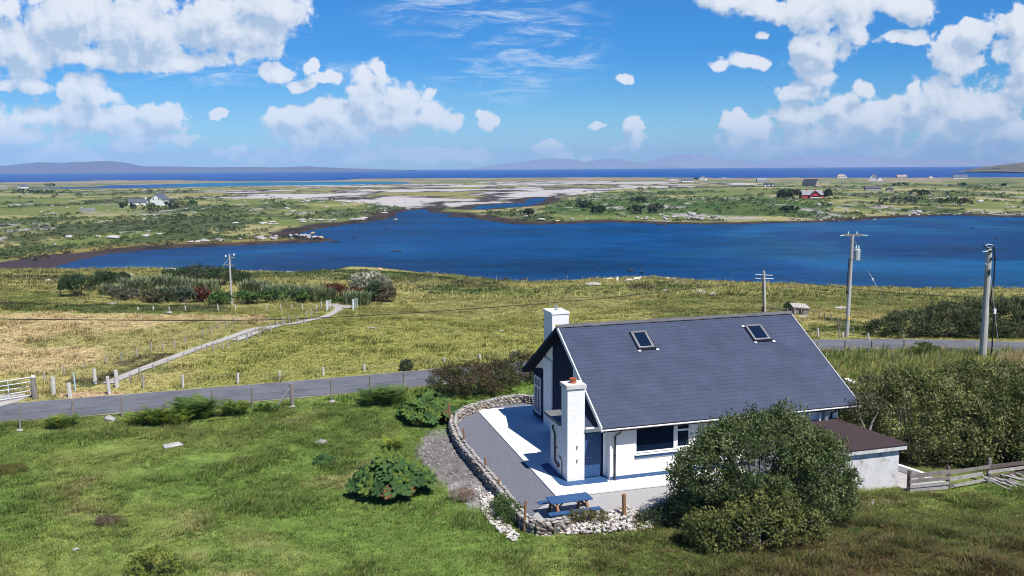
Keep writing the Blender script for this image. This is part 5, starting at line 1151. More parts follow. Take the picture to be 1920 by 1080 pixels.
fence('white posts on the far verge in front of the dark hedge', [(1533.5,615,1534,634),(1580,623,1581,633),(1628,625,1630,638),(1693,619,1695,632),(1898,614,1900,622)], POSTW, (0.5,), 0.085, wire=False)
fence('old wooden fence leading down from the road to the stone hut', [(1572,611,1575,634),(1600,612,1600,630),(1576,601,1574,616),(1571,596,1571,611),(1559,590,1559,602),(1546,587,1547,598),(1536,582.5,1536,596),(1525,582,1526,592),(1510,580,1510,592)], WOODG, (0.5, 0.9), 0.06)
fence('weathered posts in front of the stone hut', [(1490,575,1490,591),(1498,576,1499,589),(1503,575,1503,591),(1476,577,1477,584),(1460,574,1460,582),(1451,573,1451,580),(1441,571,1441,579)], WOODP, (0.5, 0.9), 0.06)
fence('thin posts along the near shore, left of the cattle', [(813,513,813,522),(766,527,766,537),(758,530,758,538),(931,517,931,528),(969,521,969,528),(988,520,988,529),(1020,521,1020,528),(1044,520,1044,528),(1064,516,1064,525),(1084,513,1084,523),(1092,518,1092,524),(1111,519,1111,525)], WOODP, (0.5, 0.9), 0.06)
fence('thin posts along the near shore, right of the cattle', [(1202,517,1202,525),(1217,517,1217,524),(1240,520,1239,528),(1307,529,1307,535)], WOODP, (0.5, 0.9), 0.06)
fence('short row of old posts below the left dark conifers', [(113,546,115,556),(170,552,170,560),(193,552,193,559),(241,553,241,560),(302,547,303,557)], WOODP, (0.5,), 0.06, wire=False)
P = on(142, 732); o = link('metal_stake', MB().tube([(0, 0, -.2), (-2 * mpp(P[1]), 0, 36 * mpp(P[1]))], .045, .04, 8).mesh('metal_stake'), mat('pale_blue_paint', (0.40, 0.55, 0.70), rough=0.5)); o.location = P
tag(o, 'thin pale blue stake at the mouth of the lane', 'stake')

def field_gate(label, pa, pb, h, m, bars=5, posts=(), cat='gate'):
    a, b = Vector(pa), Vector(pb); t = thing('field_gate', label, cat, a); d = b - a
    fr = MB(); z0 = 0.12
    for e in (Vector((0, 0, 0)), d): fr.tube([e + Vector((0, 0, z0)), e + Vector((0, 0, h))], .03, n=8)
    part('frame', fr, m, t)
    for i in range(bars):
        z = z0 + (h - z0) * i / (bars - 1); part('rail', MB().tube([Vector((0, 0, z)), d + Vector((0, 0, z))], .026 if i < bars - 1 else .032, n=8), m, t)
    part('upright', MB().tube([d * .5 + Vector((0, -.01, z0)), d * .5 + Vector((0, -.01, h))], .022, n=8), m, t)
    return t
pa, pb = unp(60, 744, 0.05), unp(-26, 758, 0.05)
field_gate('pale tubular steel field gate at the left edge beside the road', pa, pb, 1.22, PALEM)
t = thing('gate_post', 'thick round gate post with a white domed cap beside the road', 'post', on(66, 748))
part('post', MB().tube([(0, 0, -.2), (-.04, 0, 1.32)], .15, .14, 12), WOODG, t)
part('post_cap', MB().lathe([(.155, 0), (.155, .05), (.12, .12), (.06, .155), (.01, .165)], (-.04, 0, 1.32), 14), POSTW, t)
for (xa, ya, xb, yb, lb) in [(613, 583, 620, 580, 'left half of the open blue grey gates where the lane enters the garden'), (662, 581, 670, 575, 'right half of the open blue grey gates where the lane enters the garden')]:
    a, b = on(xa, ya), on(xb, yb); k = mpp(a[1]); g = field_gate(lb, a, b, 18 * k, PALEM, 5)
    part('post', MB().tube([(0, 0, -.2), (0, 0, 20 * k)], .09, .09, 8), PALEM, g)

# ------------------------------------------------------------------ utility poles and cables
INS = mat('glass_insulator', (0.55, 0.72, 0.68), rough=0.2)
def pole(label, xt, yt, xb, yb, r0, r1, m=POLEW):
    P = on(xb, yb); k = mpp(P[1]); h = (yb - yt) * k * 1.012; lean = (xt - float(proj(P[0], P[1], P[2] + h)[0])) * k
    t = thing('utility_pole', label, 'utility pole', P)
    part('pole', MB().tube([(0, 0, -.4), (lean * .5, 0, h * .5), (lean, 0, h)], r0, r1, 12), m, t)
    return t, P, k, h, lean
t, P1, k, h, lean = pole('transformer pole beside the road with a grey transformer and crossarm', 1598.5, 439, 1587.5, 632, .17, .12)
part('crossarm', MB().box((lean - .75, -.05, h - .10), (lean + .75, .05, h + .04)), WOODG, t)
for x in (-.62, .62, -1.05, 1.05):
    part('insulator', MB().lathe([(.05, 0), (.07, .06), (.04, .10), (.06, .15), (.03, .22)], (lean + x * .55 if abs(x) < 1 else lean + x * .62, 0, h + .04), 8) if abs(x) < 1 else MB().tube([(lean + x * .72, -.02, h - .03), (lean + x * 1.05, -.3, h - .05)], .045, .04, 7), INS, t)
tr = MB().lathe([(.20, 0), (.24, .03), (.24, .85), (.20, .92)], (lean + .42, -.05, h - 2.05), 14); tb = part('transformer', tr, mat('transformer_grey', (0.42, 0.44, 0.46), rough=0.5), t)
for x in (.32, .52): part('bushing', MB().lathe([(.05, 0), (.07, .1), (.05, .2), (.03, .32)], (lean + x, -.05, h - 1.13), 8), INS, tb)
part('bracket', MB().box((lean + .02, -.08, h - 1.8), (lean + .25, .0, h - 1.7)).box((lean + .02, -.08, h - 1.3), (lean + .25, .0, h - 1.2)), STEEL, t)
part('jumper_wire', MB().tube([(lean + .05, -.1, h), (lean + .22, -.1, h - .5), (lean + .34, -.05, h - .85)], .014, n=5).tube([(lean - .5, -.1, h), (lean + .1, -.12, h - .6), (lean + .5, -.05, h - .85)], .012, n=5), STEEL, t)
part('down_cable', MB().tube([(lean + .1, -.12, h - 2), (lean - .25, -.12, h - 1.9), (lean * .85 - .26, -.12, h - 3), (lean * .7 - .26, -.12, h - 4.6), (lean * .6 - .1, -.1, h - 4.7)], .035, n=6).lathe([(.08, 0), (.10, .05), (.10, .22), (.05, .28)], (lean * .65 - .24, -.12, h - 4.75), 8), BLACKP, t)
part('warning_sign', MB().box((lean * .15 - .07, -.185, 1.42), (lean * .15 + .07, -.175, 1.66)), mat('yellow_sign', (0.75, 0.55, 0.03), rough=0.5), t)
ga = unp(1691, 622, 0.0) - P1
q0, q1 = Vector((lean * .95, 0, h - .6)), Vector(ga)
part('stay_wire', MB().tube([q0, q1], .012, n=5), STEEL, t)
part('stay_insulator', MB().tube([q0.lerp(q1, .34), q0.lerp(q1, .485)], .022, n=6).lathe([(.03, -.12), (.085, -.06), (.085, .06), (.03, .12)], tuple(q0.lerp(q1, .405)), 8), PALEM, t)
t, P2, k, h2, lean2 = pole('thick leaning pale pole with a looped black cable at the right', 1855, 461, 1842.5, 673, .245, .19)
lb_ = MB().tube([(lean2 - .1, -.15, h2 - .15), (lean2 - .55, -.2, h2 + .14), (lean2 - .2, -.22, h2 + .22), (lean2 + .18, -.2, h2 + .05), (lean2 + .34, -.2, h2 - .7), (lean2 + .36, -.2, h2 - 2.2), (lean2 + .22, -.2, h2 - 3.8), (.52, -.2, 3.4), (.46, -.2, 2.0), (.50, -.2, 1.0), (.40, -.2, 0.1)], .052, n=7)
part('down_cable', lb_, CABLE, t)
part('cable_loop', MB().tube([(lean2 - .42, -.25, h2 + .12), (lean2 - .22, -.27, h2 + .24), (lean2 + .1, -.26, h2 + .14)], .035, n=6), PALEM, t)
part('hook', MB().tube([(lean2 - .02, -.2, h2 - .12), (lean2 - .4, -.4, h2 - .26), (lean2 - .75, -.5, h2 - .24)], .02, n=5).tube([(lean2 - .6, -.46, h2 - .25), (lean2 - .38, -.4, h2 - .27)], .045, n=6).tube([(lean2 - .25, -.3, h2 - 1.25), (lean2 - .38, -.35, h2 - 1.1)], .035, n=6), PALEM, t)
part('step_bolt', MB().box((lean2 * .97 - .06, -.26, h2 - .35), (lean2 * .97 + .06, -.18, h2 - .2)).box((lean2 * .9 - .06, -.27, h2 - 1.9), (lean2 * .9 + .08, -.2, h2 - 1.55)).box((lean2 * .9 + .0, -.27, h2 - 0.9), (lean2 * .9 + .14, -.2, h2 - .7)), BLACKP, t)
ga = unp(1877, 690, 0.0) - P2; q0, q1 = Vector((lean2 + .05, -.1, h2 - 1.2)), Vector(ga)
part('stay_wire', MB().tube([q0, q1], .016, n=5), STEEL, t)
c = q0.lerp(q1, .46); part('stay_insulator', MB().box((c.x - .07, c.y - .07, c.z - .17), (c.x + .07, c.y + .07, c.z + .17)), TRIMW, t)
t, P3, k, h3, lean3 = pole('pale pole with two short crossarms rising behind the ridge of the cottage', 1432, 507, 1434.5, 592, .16, .13)
for dz, w in ((.10, .95), (.45, 1.0)):
    part('crossarm', MB().tube([(lean3 - w * .85, -.05, h3 - .35 - dz + .08), (lean3 + w, .05, h3 - .35 - dz)], .035, n=6), PALEM, t)
part('junction_box', MB().box((-.35, -.15, h3 - 4.0), (-.15, .1, h3 - 3.5)), BLACKP, t)
part('down_cable', MB().tube([(lean3 - .2, -.1, h3 - .5), (-.25, -.1, h3 - 3.5)], .03, n=5), CABLE, t)
t, P4, k, h4, lean4 = pole('slim utility pole standing in the shore garden, its crossarms over the water', 430, 476, 434.5, 571, .12, .09)
part('crossarm', MB().box((lean4 - .1, -.05, h4 - .45), (lean4 + .55, .05, h4 - .33)), WOODG, t)
part('crossarm', MB().box((lean4 - .75, -.05, h4 - 1.25), (lean4 - .12, .05, h4 - 1.15)).box((lean4 + .1, -.05, h4 - 1.3), (lean4 + .5, .05, h4 - 1.2)), WOODG, t)
for x, z in ((-.42, h4 - .35), (.5, h4 - .2)): part('insulator', MB().lathe([(.05, 0), (.09, .06), (.08, .18), (.03, .25)], (lean4 + x, 0, z), 8), TRIMW, t)
part('jumper_wire', MB().tube([(lean4 - .1, 0, h4 - .5), (lean4 - .4, 0, h4 - .9), (lean4 - .75, 0, h4 - 1.2)], .02, n=5), PALEM, t)
def cable(label, pts, r=0.028):
    """pts: points of the sagging line"""
    mb = MB(); V = [Vector(p) for p in pts]; out = []
    for i in range(len(V) - 1):
        p0, p1, p2, p3 = V[max(i-1, 0)], V[i], V[i+1], V[min(i+2, len(V)-1)]
        for j in range(8):
            q = j / 8; out.append(0.5 * ((2 * p1) + (p2 - p0) * q + (2*p0 - 5*p1 + 4*p2 - p3) * q*q + (3*p1 - p0 - 3*p2 + p3) * q**3))
    out.append(V[-1]); o = link('overhead_cable', mb.tube(out, r, n=5).mesh('overhead_cable', True), CABLE); return tag(o, label, 'cable')
top3 = Vector(P3) + Vector((lean3 - .7, 0, h3 - .4)); n_ = 12
ex, ey = zip(*[(1415,524.5),(1300,541),(1100,562),(900,578),(700,591),(480,600),(200,600),(0,598),(-160,594)])
ys = [top3.y + (44 - top3.y) * (1425 - x) / 1585 for x in ex]
cable('long sagging black cable crossing the fields from the pole behind the ridge to the left', [top3] + [unp(a, b, y=q) for a, b, q in zip(ex, ey, ys)], .028)
top3b = Vector(P3) + Vector((lean3 + .9, 0, h3 - .45))
ex, ey = zip(*[(1500,529),(1595,541),(1680,549),(1760,554.5),(1850,558),(1960,560)])
cable('black cable running from the pole behind the ridge to the right edge', [top3b] + [unp(a, b, y=top3b.y - (a - 1440) * 0.012) for a, b in zip(ex, ey)], .028)
for k_, (xt, yt, xb, yb) in enumerate([(140, 381, 141, 402), (198, 370, 199, 392), (209, 371, 209, 391), (219, 368, 219, 395), (253, 381, 255, 404), (397, 371, 397, 381), (407, 370, 407, 390), (37, 365, 37, 376), (1813, 352, 1813, 378), (1910, 352, 1911, 366)]):
    lbs = ['far pole standing left of the grey wall', 'far pole left of the white house, first of three', 'far pole left of the white house, between two others', 'tall far pole nearest the left wing of the white house', 'far pole in front of the white house wing', 'dark far pole on the heath right of the white house', 'taller dark far pole on the heath right of the white house', 'far pole near the left edge, before the distant white gable', 'far pole on the green plain at the right, above the shore rocks', 'far pole at the right edge of the plain'][k_]
    P = on(xb, yb); k = mpp(P[1]); t = thing('utility_pole', lbs, 'utility pole', P)
    part('pole', MB().tube([(0, 0, -.5), ((xt - xb) * k, 0, (yb - yt) * k)], .5 * k, .4 * k, 6), WOODG if k_ < 5 else WOODK, t)

# ------------------------------------------------------------------ rocks
ROCKM = mat('granite', (0.70, 0.70, 0.70), (1.25, 1.25, 1.25), scale=2.0, rough=0.9, bump=0.06, bscale=6, attr=True, detail=8)
def rock_proto(seed, tone):
    v, f = stone_mesh(seed, 2, 0.8, 0.35); rng = np.random.RandomState(seed); t = np.array(tone)[None] * (0.85 + 0.3 * rng.rand(len(v), 1)); return np_mesh('boulder', v, f, t)
GREY = [rock_proto(200 + i, (0.34, 0.325, 0.315)) for i in range(6)]; PALEK = [rock_proto(220 + i, (0.38, 0.365, 0.36)) for i in range(4)]
WEED = [rock_proto(240 + i, (0.045, 0.034, 0.030)) for i in range(4)]; OCHRE = [rock_proto(260 + i, (0.50, 0.36, 0.20)) for i in range(3)]
for p_ in GREY + PALEK + WEED + OCHRE: p_.materials.append(ROCKM)
rr = random.Random(77)
def rock(px, py, w, h, label, protos=GREY, group=None, z=None, name='boulder', P=None):
    if P is None: P = on(px, py) if z is None else unp(px, py, z)
    k = mpp(P[1])
    o = bpy.data.objects.new(name, rr.choice(protos)); COL.objects.link(o)
    o.location = (P[0], P[1], P[2] + h * k * 0.22); o.scale = (w * k * .55, w * k * .5, h * k * .62); o.rotation_euler = (0, 0, rr.uniform(0, 6.28) if w < h * 2 else rr.uniform(-.25, .25))
    tag(o, label, 'rock', group); return o
for a in [(90, 527, 12, 6, 'white boulder in the grass left of the shore garden', PALEK), (246, 519, 14, 10, 'white boulder above the left flax plants', PALEK), (320, 507, 20, 8, 'pale boulder on the grassy shore knoll, left of a pair', PALEK), (338, 507, 14, 6, 'pale boulder on the grassy shore knoll, right of a pair', PALEK), (545, 512, 19, 6, 'flat pale boulder at the near shore in the middle of the bay', PALEK), (712, 506, 17, 7, 'ochre boulder on the near shore above the silvery tree', OCHRE), (624, 509, 7, 4, 'small white stone on the shore knoll', PALEK),
          (179, 572, 12, 4, 'small pale stone below the left flax, next to a long flat slab', PALEK), (207, 570, 34, 4, 'long flat pale slab below the left flax row', GREY), (316, 587, 22, 5, 'flat grey stone in the straw coloured field edge', GREY), (208, 790, 26, 17, 'white rounded boulder behind the roadside fence', PALEK), (325, 837, 52, 13, 'long flat white stone lying in the lawn', PALEK), (604, 831, 28, 13, 'grey angular stone in the lawn left of the giant rhubarb', GREY),
          (142, 1031, 18, 8, 'small white stone in the lower left of the lawn', PALEK), (1110, 535, 34, 9, 'broad flat pale boulder left of the cattle', PALEK), (1142, 524, 22, 6, 'flat ochre rock behind the cattle', OCHRE), (1252, 524, 12, 8, 'small ochre boulder on the near shore right of the cattle', OCHRE), (1264, 525, 10, 6, 'grey stone beside the ochre boulder on the near shore', GREY), (1275, 529, 22, 5, 'low grey stones on the near shore right of the ochre boulder', GREY),
          (1312, 550, 28, 13, 'large grey boulder in the field behind the cottage ridge', GREY), (1335, 554, 18, 9, 'smaller dark boulder beside the large field boulder', GREY), (1245, 545, 12, 4, 'small flat stone in the field above the ridge', PALEK), (1578, 578, 26, 4, 'flat pale slab in the field beside the transformer pole', PALEK), (1677, 541, 16, 5, 'pinkish flat rock at the water edge right of the transformer pole', OCHRE), (1676, 585, 8, 4, 'small white stone in the field above the dark hedge', PALEK),
          (1505, 594, 26, 5, 'low pale stones at the foot of the stone hut', PALEK), (296, 761, 10, 3, 'small pale stone at the foot of a roadside post', PALEK), (548, 764, 18, 7, 'white stones packed round the braced corner post', PALEK), (623, 754, 14, 6, 'pale stone at the foot of the post right of the braced post', PALEK), (37, 808, 12, 6, 'white stone at the foot of the leftmost roadside post', PALEK), (940, 621, 9, 4, 'tiny white stone in the meadow left of the rear chimney', PALEK), (601, 622, 10, 4, 'small pale stone in the meadow below the lane', PALEK)]:
    rock(*a)
FAR1 = [(129,446,13,9),(104,460,9,6),(182,445,14,6),(212,447,24,10),(275,444,16,9),(279,435,9,5),(299,440,10,5),(270,412,10,5),(406,432,7,5),(442,419,18,5)]
for k, a in enumerate(FAR1): rock(*a, ['tall pale boulder on the dark heath left of the bay', 'lowest pale boulder on the dark heath near the mud', 'pale boulder alone in the middle of the dark heath', 'widest pale boulder on the dark heath', 'large pale boulder right of the widest one on the heath', 'small pale boulder just above a larger one on the heath', 'pale boulder at the right of the heath group', 'pale flat boulder below the white house', 'tiny pale boulder on the heath right of the white house', 'flat pale slab above the inlet'][k], PALEK)
def cluster(n, x0, x1, y0, y1, w, h, label, protos, group, seed, sl=0.0, z=None, name='boulder'):
    rd_ = random.Random(seed)
    q = []
    for i in range(n):
        f = rd_.random(); s = rd_.uniform(.5, 1.25); q.append((x0 + (x1 - x0) * f, y0 + (y1 - y0) * rd_.random() + sl * f, w * s, h * s * rd_.uniform(.7, 1.2)))
    PP = on([a[0] for a in q], [a[1] for a in q]) if z is None else unp([a[0] for a in q], [a[1] for a in q], z)
    for a, p_ in zip(q, PP): rock(*a, label, protos, group, z, name, p_)
cluster(9, 355, 480, 452, 455, 18, 8, 'grey boulder in the row along the left shore of the bay', GREY, 'boulders along the left shore', 1, -5)
cluster(15, 462, 520, 444, 451, 10, 7, 'grey boulder in the pile on the left point', GREY, 'boulders piled on the left point', 2)
cluster(17, 528, 600, 440, 449, 11, 8, 'grey boulder in the pile near the tip of the left point', GREY, 'boulders piled at the tip of the point', 3)
rock(585, 441, 12, 13, 'ochre topped boulder standing highest on the left point', OCHRE); rock(602, 447, 13, 8, 'ochre boulder at the very tip of the left point', OCHRE)
cluster(15, 560, 690, 411, 418, 20, 6, 'grey slab along the shore of the inlet', GREY, 'slabs along the inlet shore', 4, -5)
cluster(10, 485, 520, 417, 421, 10, 4, 'pale stone in the scree above the inlet', PALEK, 'scree above the inlet', 5)
cluster(28, 1195, 1345, 407, 413, 9, 6, 'grey boulder in the shore pile below the green slope', GREY, 'boulders piled below the green slope', 6)
cluster(6, 1275, 1315, 402, 408, 10, 10, 'tall grey boulder at the crest of the shore pile', GREY, 'tall boulders at the crest', 7)
for k, a in enumerate([(986,408,12,7),(1012,414,24,8),(1042,415,18,5),(1072,411,10,5),(1100,410,6,3),(1160,410,7,4)]): rock(*a, ['grey boulder at the left end of the far shore', 'widest grey boulder near the left end of the far shore', 'flat ochre slab on the far shore', 'grey stone on the far shore right of the ochre slab', 'tiny pale stone on the far shore, left of another', 'tiny pale stone on the far shore just before the big pile'][k], OCHRE if k == 2 else GREY)
for k, a in enumerate([(1722,401,13,12),(1661,391,11,6),(1838,379,16,8),(1535,386,10,8),(1588,396,6,5),(1606,397,6,5),(1650,398,8,5)]): rock(*a, ['pointed grey boulder on the far right shore', 'square pale boulder above the far right shore', 'pale pyramid shaped boulder on the right plain', 'white boulder with a dark side below the red house', 'small pale stone below the red house, left of a pair', 'small pale stone below the red house, right of a pair', 'pale stone on the slope left of the square boulder'][k], PALEK)
cluster(9, 1700, 1765, 402, 405, 9, 5, 'grey stone in the right shore row beside the pointed boulder', GREY, 'stones beside the pointed boulder', 8)
cluster(13, 1790, 1880, 399, 403, 11, 5, 'grey stone in the low pile at the right end of the far shore', GREY, 'stones at the right end of the far shore', 9)
cluster(16, 1380, 1700, 412, 416, 8, 4, 'grey stone scattered along the far shore line', GREY, 'stones scattered along the far shore', 10, -3)
cluster(24, 1150, 1900, 352, 395, 6, 2.5, 'small pale stone scattered over the far right plain', PALEK, 'stones scattered over the right plain', 11)
cluster(22, 60, 700, 385, 414, 7, 2.5, 'small pale stone scattered over the far left heath', PALEK, 'stones scattered over the left heath', 12)
cluster(24, 455, 780, 374, 400, 12, 3, 'flat pale outcrop on the heath before the white strand', PALEK, 'outcrops before the strand', 13)
rock(742, 414, 14, 7, 'ochre topped rock in the mouth of the channel', OCHRE); rock(756, 415, 18, 4, 'dark flat rock beside the ochre one in the channel mouth', WEED)
rock(797, 426, 40, 7, 'long dark skerry in the bay before the channel', WEED); rock(798, 422, 14, 4, 'pale cap of the long dark skerry before the channel', OCHRE)
rock(1793, 436, 15, 9, 'pale pointed rock of the skerry at the right of the bay', OCHRE); rock(1808, 437, 48, 4, 'flat dark skerry around the pale pointed rock', WEED); rock(1905, 421, 60, 6, 'dark rocky spit at the right edge of the bay', WEED); rock(1898, 418, 40, 4, 'pale top of the rocky spit at the right edge', OCHRE)
for k, a in enumerate([(1182,508,16,4),(1204,511,11,3),(1124,509,9,2),(744,471,26,2),(585,478,9,2),(675,426,7,3),(725,428,8,3),(665,446,7,3),(626,453,22,3),(1825,427,6,2),(1868,446,10,3),(1240,421,24,3)]): rock(*a, ['dark rock in the water behind the cattle', 'smaller dark rock in the water right behind the cattle', 'tiny dark rock in the water left of the cattle', 'long dark rock awash in the middle of the bay', 'tiny dark rock awash in the left half of the bay', 'tiny dark rock awash below the inlet', 'tiny brown rock awash left of the long skerry', 'tiny brown rock off the left point', 'dark weed covered ledge off the tip of the left point', 'tiny dark rock behind the right skerry', 'small dark rock at the right edge of the bay', 'dark weed covered ledge below the shore pile'][k], WEED, None, SEA_Z)
cluster(16, 880, 1000, 520, 528, 12, 3.5, 'black weed covered rock on the near shore ledge', WEED, 'weed covered rocks of the near ledge', 14, 2, SEA_Z + .15)
cluster(16, 1225, 1420, 523, 529, 12, 3.5, 'black weed covered rock along the near shore right of the cattle', WEED, 'weed covered rocks right of the cattle', 15, 5, SEA_Z + .15)

# ------------------------------------------------------------------ distant buildings
def block(t, L, Wd, he, hr, wallm, roofm, loc=(0, 0), rz=0.0, over=0.3, windows=(), gwin=(), chim=(), hip=0.0, z=-0.5):
    c, s = math.cos(rz), math.sin(rz)
    def X(p): return (loc[0] + p[0] * c - p[1] * s, loc[1] + p[0] * s + p[1] * c, p[2])
    l, w = L / 2, Wd / 2
    b = MB(); b.add([X(p) for p in [(-l,-w,z),(l,-w,z),(l,w,z),(-l,w,z),(-l,-w,he),(l,-w,he),(l,w,he),(-l,w,he),(-l + hip,0,hr-.1),(l - hip,0,hr-.1)]], [(0,1,5,4),(1,2,6,9,5),(2,3,7,6),(3,0,4,8,7),(4,5,9,8),(6,7,8,9)])
    part('wall', b, wallm, t); o = over; k = (hr - he) / w
    e = he - k * o
    rf_ = MB()
    for sg in (-1, 1):
        q = [(-l - o, sg * (w + o), e), (l + o, sg * (w + o), e), (l + o - hip, 0, hr), (-l - o + hip, 0, hr)]
        rf_.hexa([X(p) for p in q], [X((p[0], p[1], p[2] + .18)) for p in q])
    if hip:
        for sg in (-1, 1):
            q = [(sg * (l + o), -w - o, e), (sg * (l + o), w + o, e), (sg * (l + o - hip), 0, hr)]; rf_.hexa([X(p) for p in q], [X((p[0], p[1], p[2] + .17)) for p in q])
    r_ = part('roof', rf_, roofm, t)
    for x in chim: part('chimney', MB().hexa([X((x - .5, -.4, hr - .8)), X((x + .5, -.4, hr - .8)), X((x + .5, .4, hr - .8)), X((x - .5, .4, hr - .8))], [X((x - .5, -.4, hr + 1)), X((x + .5, -.4, hr + 1)), X((x + .5, .4, hr + 1)), X((x - .5, .4, hr + 1))]), wallm, r_)
    for (x, z0_, ww, hh) in windows: part('window', MB().hexa([X((x - ww / 2, -w - .05, z0_)), X((x + ww / 2, -w - .05, z0_)), X((x + ww / 2, -w + .02, z0_)), X((x - ww / 2, -w + .02, z0_))], [X((x - ww / 2, -w - .05, z0_ + hh)), X((x + ww / 2, -w - .05, z0_ + hh)), X((x + ww / 2, -w + .02, z0_ + hh)), X((x - ww / 2, -w + .02, z0_ + hh))]), GLASS, t)
    for (y, z0_, ww, hh) in gwin: part('window', MB().hexa([X((-l - .05, y - ww / 2, z0_)), X((-l + .02, y - ww / 2, z0_)), X((-l + .02, y + ww / 2, z0_)), X((-l - .05, y + ww / 2, z0_))], [X((-l - .05, y - ww / 2, z0_ + hh)), X((-l + .02, y - ww / 2, z0_ + hh)), X((-l + .02, y + ww / 2, z0_ + hh)), X((-l - .05, y + ww / 2, z0_ + hh))]), GLASS, t)
RSL = mat('far_slate', (0.075, 0.085, 0.125), (0.10, 0.105, 0.14), scale=2, rough=0.6); RGR = mat('far_grey_roof', (0.26, 0.26, 0.28), (0.20, 0.20, 0.22), scale=1, rough=0.8); RDK = mat('far_dark_roof', (0.035, 0.040, 0.058), rough=0.6)
RPK = mat('far_tile_roof', (0.35, 0.26, 0.24), rough=0.8); REDW = mat('red_painted_wall', (0.48, 0.035, 0.040), rough=0.7); STW = mat('stone_gable', (0.50, 0.40, 0.33), (0.38, 0.32, 0.27), scale=1.5, rough=0.9); GRW = mat('grey_wall', (0.36, 0.35, 0.36), (0.28, 0.27, 0.28), scale=.8, rough=0.9)
P = on(292, 385); k = mpp(P[1]); t = thing('white_house', 'white two storey house with a lower slate roofed wing on the left heath', 'house', P)
block(t, 14 * k * 1.6, 27 * k, 11 * k, 21 * k, WHITE, RSL, (5 * k, 8 * k), math.radians(78), .3, gwin=((6 * k, 10 * k, 1.8 * k, 3.2 * k), (-5 * k, 10 * k, 1.8 * k, 3.2 * k), (6.5 * k, 1.5 * k, 5 * k, 3 * k)))
block(t, 32 * k, 12 * k, 6.5 * k, 12 * k, WHITE, RSL, (-33 * k, 2 * k), 0.05, .3, windows=((-11 * k, 1.5 * k, 5 * k, 3.5 * k), (5 * k, 2 * k, 2.5 * k, 3 * k)), chim=(14 * k,))
for (px, py, w, h, pal, lb, sd) in [(283, 394, 40, 13, DARKG + GRN, 'low green shrubs in front of the white house', 300), (318, 391, 26, 15, [(0.05, 0.065, 0.045), (0.07, 0.085, 0.06)], 'dark rounded tree right of the white house', 301), (335, 390, 20, 12, [(0.20, 0.20, 0.09), (0.12, 0.15, 0.05)], 'pale yellow shrub right of the white house', 302), (361, 385, 14, 9, GRN, 'small round green bush right of the white house', 303), (232, 390, 16, 11, GRN + DARKG, 'green bush left of the white house wing', 304), (250, 392, 14, 8, DARKG, 'dark bush below the white house wing', 305)]:
    garden_bush('far_bush', lb, 'bush', px, py, w, h, 500, pal, sd, 1.0, .3)
P = on(164, 397); k = mpp(P[1]); t = thing('grey_wall', 'plain grey concrete wall standing on the heath left of the white house', 'wall', P)
part('wall', MB().hexa([(-15*k, 0, -1), (16*k, -3*k, -1), (16*k, -2*k, -1), (-15*k, 1*k, -1)], [(-15*k, 0, 6*k), (16*k, -3*k, 8*k), (16*k, -2*k, 8*k), (-15*k, 1*k, 6*k)]), GRW, t)
P = on(1529, 371); k = mpp(P[1]); t = thing('red_house', 'bright red cottage with a grey roof among dark trees', 'house', P)
block(t, 40 * k, 16 * k, 6 * k, 14 * k, REDW, RGR, (-5 * k, 10 * k), .05, .3, chim=(-9 * k, 7 * k))
block(t, 12 * k, 22 * k, 4 * k, 12 * k, REDW, RDK, (-1 * k, 3 * k), math.radians(92), .5, gwin=((0, 1.0 * k, 16 * k, 2.6 * k),))
part('terrace_wall', MB().box((-11 * k, -6 * k, -1), (11 * k, -5 * k, 1.2 * k)), WHITE, t)
for (px, py, w, h, lb, sd) in [(1488, 373, 40, 17, 'dark trees left of the red house', 310), (1467, 371, 24, 13, 'dark rounded tree further left of the red house', 311), (1552, 369, 16, 13, 'dark tree right of the red house', 312)]:
    garden_bush('dark_tree', lb, 'tree', px, py, w, h, 900, DARKG + [(0.08, 0.08, 0.05)], sd, 1.6, .5)
def far_house(label, px, py, L, Wd, he, hr, wm, rm, rz=0.0, **kw):
    P = on(px, py); k = mpp(P[1]); t = thing('far_house', label, 'house', P)
    for q in ('windows', 'gwin'):
        if q in kw: kw[q] = [tuple(v * k for v in w) for w in kw[q]]
    if 'chim' in kw: kw['chim'] = [c * k for c in kw['chim']]
    if 'hip' in kw: kw['hip'] *= k
    block(t, L * k, Wd * k, he * k, hr * k, wm, rm, rz=math.radians(rz), over=.4 * k, **kw); return t, k
far_house('stone gabled house with a dark roof behind the red cottage', 1520, 349, 26, 17, 4.5, 13, STW, RDK, 140, gwin=((1, 2.5, 3, 3),))
far_house('white bungalow with a pinkish hipped roof at the sea edge', 1577, 334, 17, 9, 3.2, 6.8, WHITE, RPK, 0, hip=4, windows=((-5, 1, 2, 1.6), (0, 0, 1.4, 2.6), (5, 1, 2, 1.6)))
t, k = far_house('white house with two gables and dark slate roofs on the right plain', 1638, 339, 16, 16, 3, 13, WHITE, RSL, 60, gwin=((0, 6, 2.4, 2.4),))
block(t, 15 * k, 11 * k, 2.6 * k, 7.5 * k, WHITE, RSL, (11 * k, -3 * k), math.radians(68), .3 * k)
far_house('long dark barn below the white twin gabled house', 1636, 357, 29, 9, 4, 8.5, RDK and GRW, RDK, -2)
far_house('small dark shed right of the long dark barn', 1668, 358, 12, 6, 3, 5, GRW, RDK, 0)
far_house('grey roofed cottage at the left of the right plain', 1428, 341, 18, 8, 2.8, 7, GRW, RGR, 0)
far_house('low dark roofed shed in front of the grey roofed cottage', 1441, 349, 18, 7, 3.4, 5.4, WHITE, RDK, 0, windows=((-4, .8, 3, 1.8), (4, .8, 3, 1.8)))
far_house('low brown roofed house on the skyline of the right plain', 1690, 333, 18, 7, 2, 5, GRW, RPK, 0)
far_house('tiny white house on the skyline of the right plain', 1745, 334, 8, 6, 2.4, 4.8, WHITE, RGR, 75)
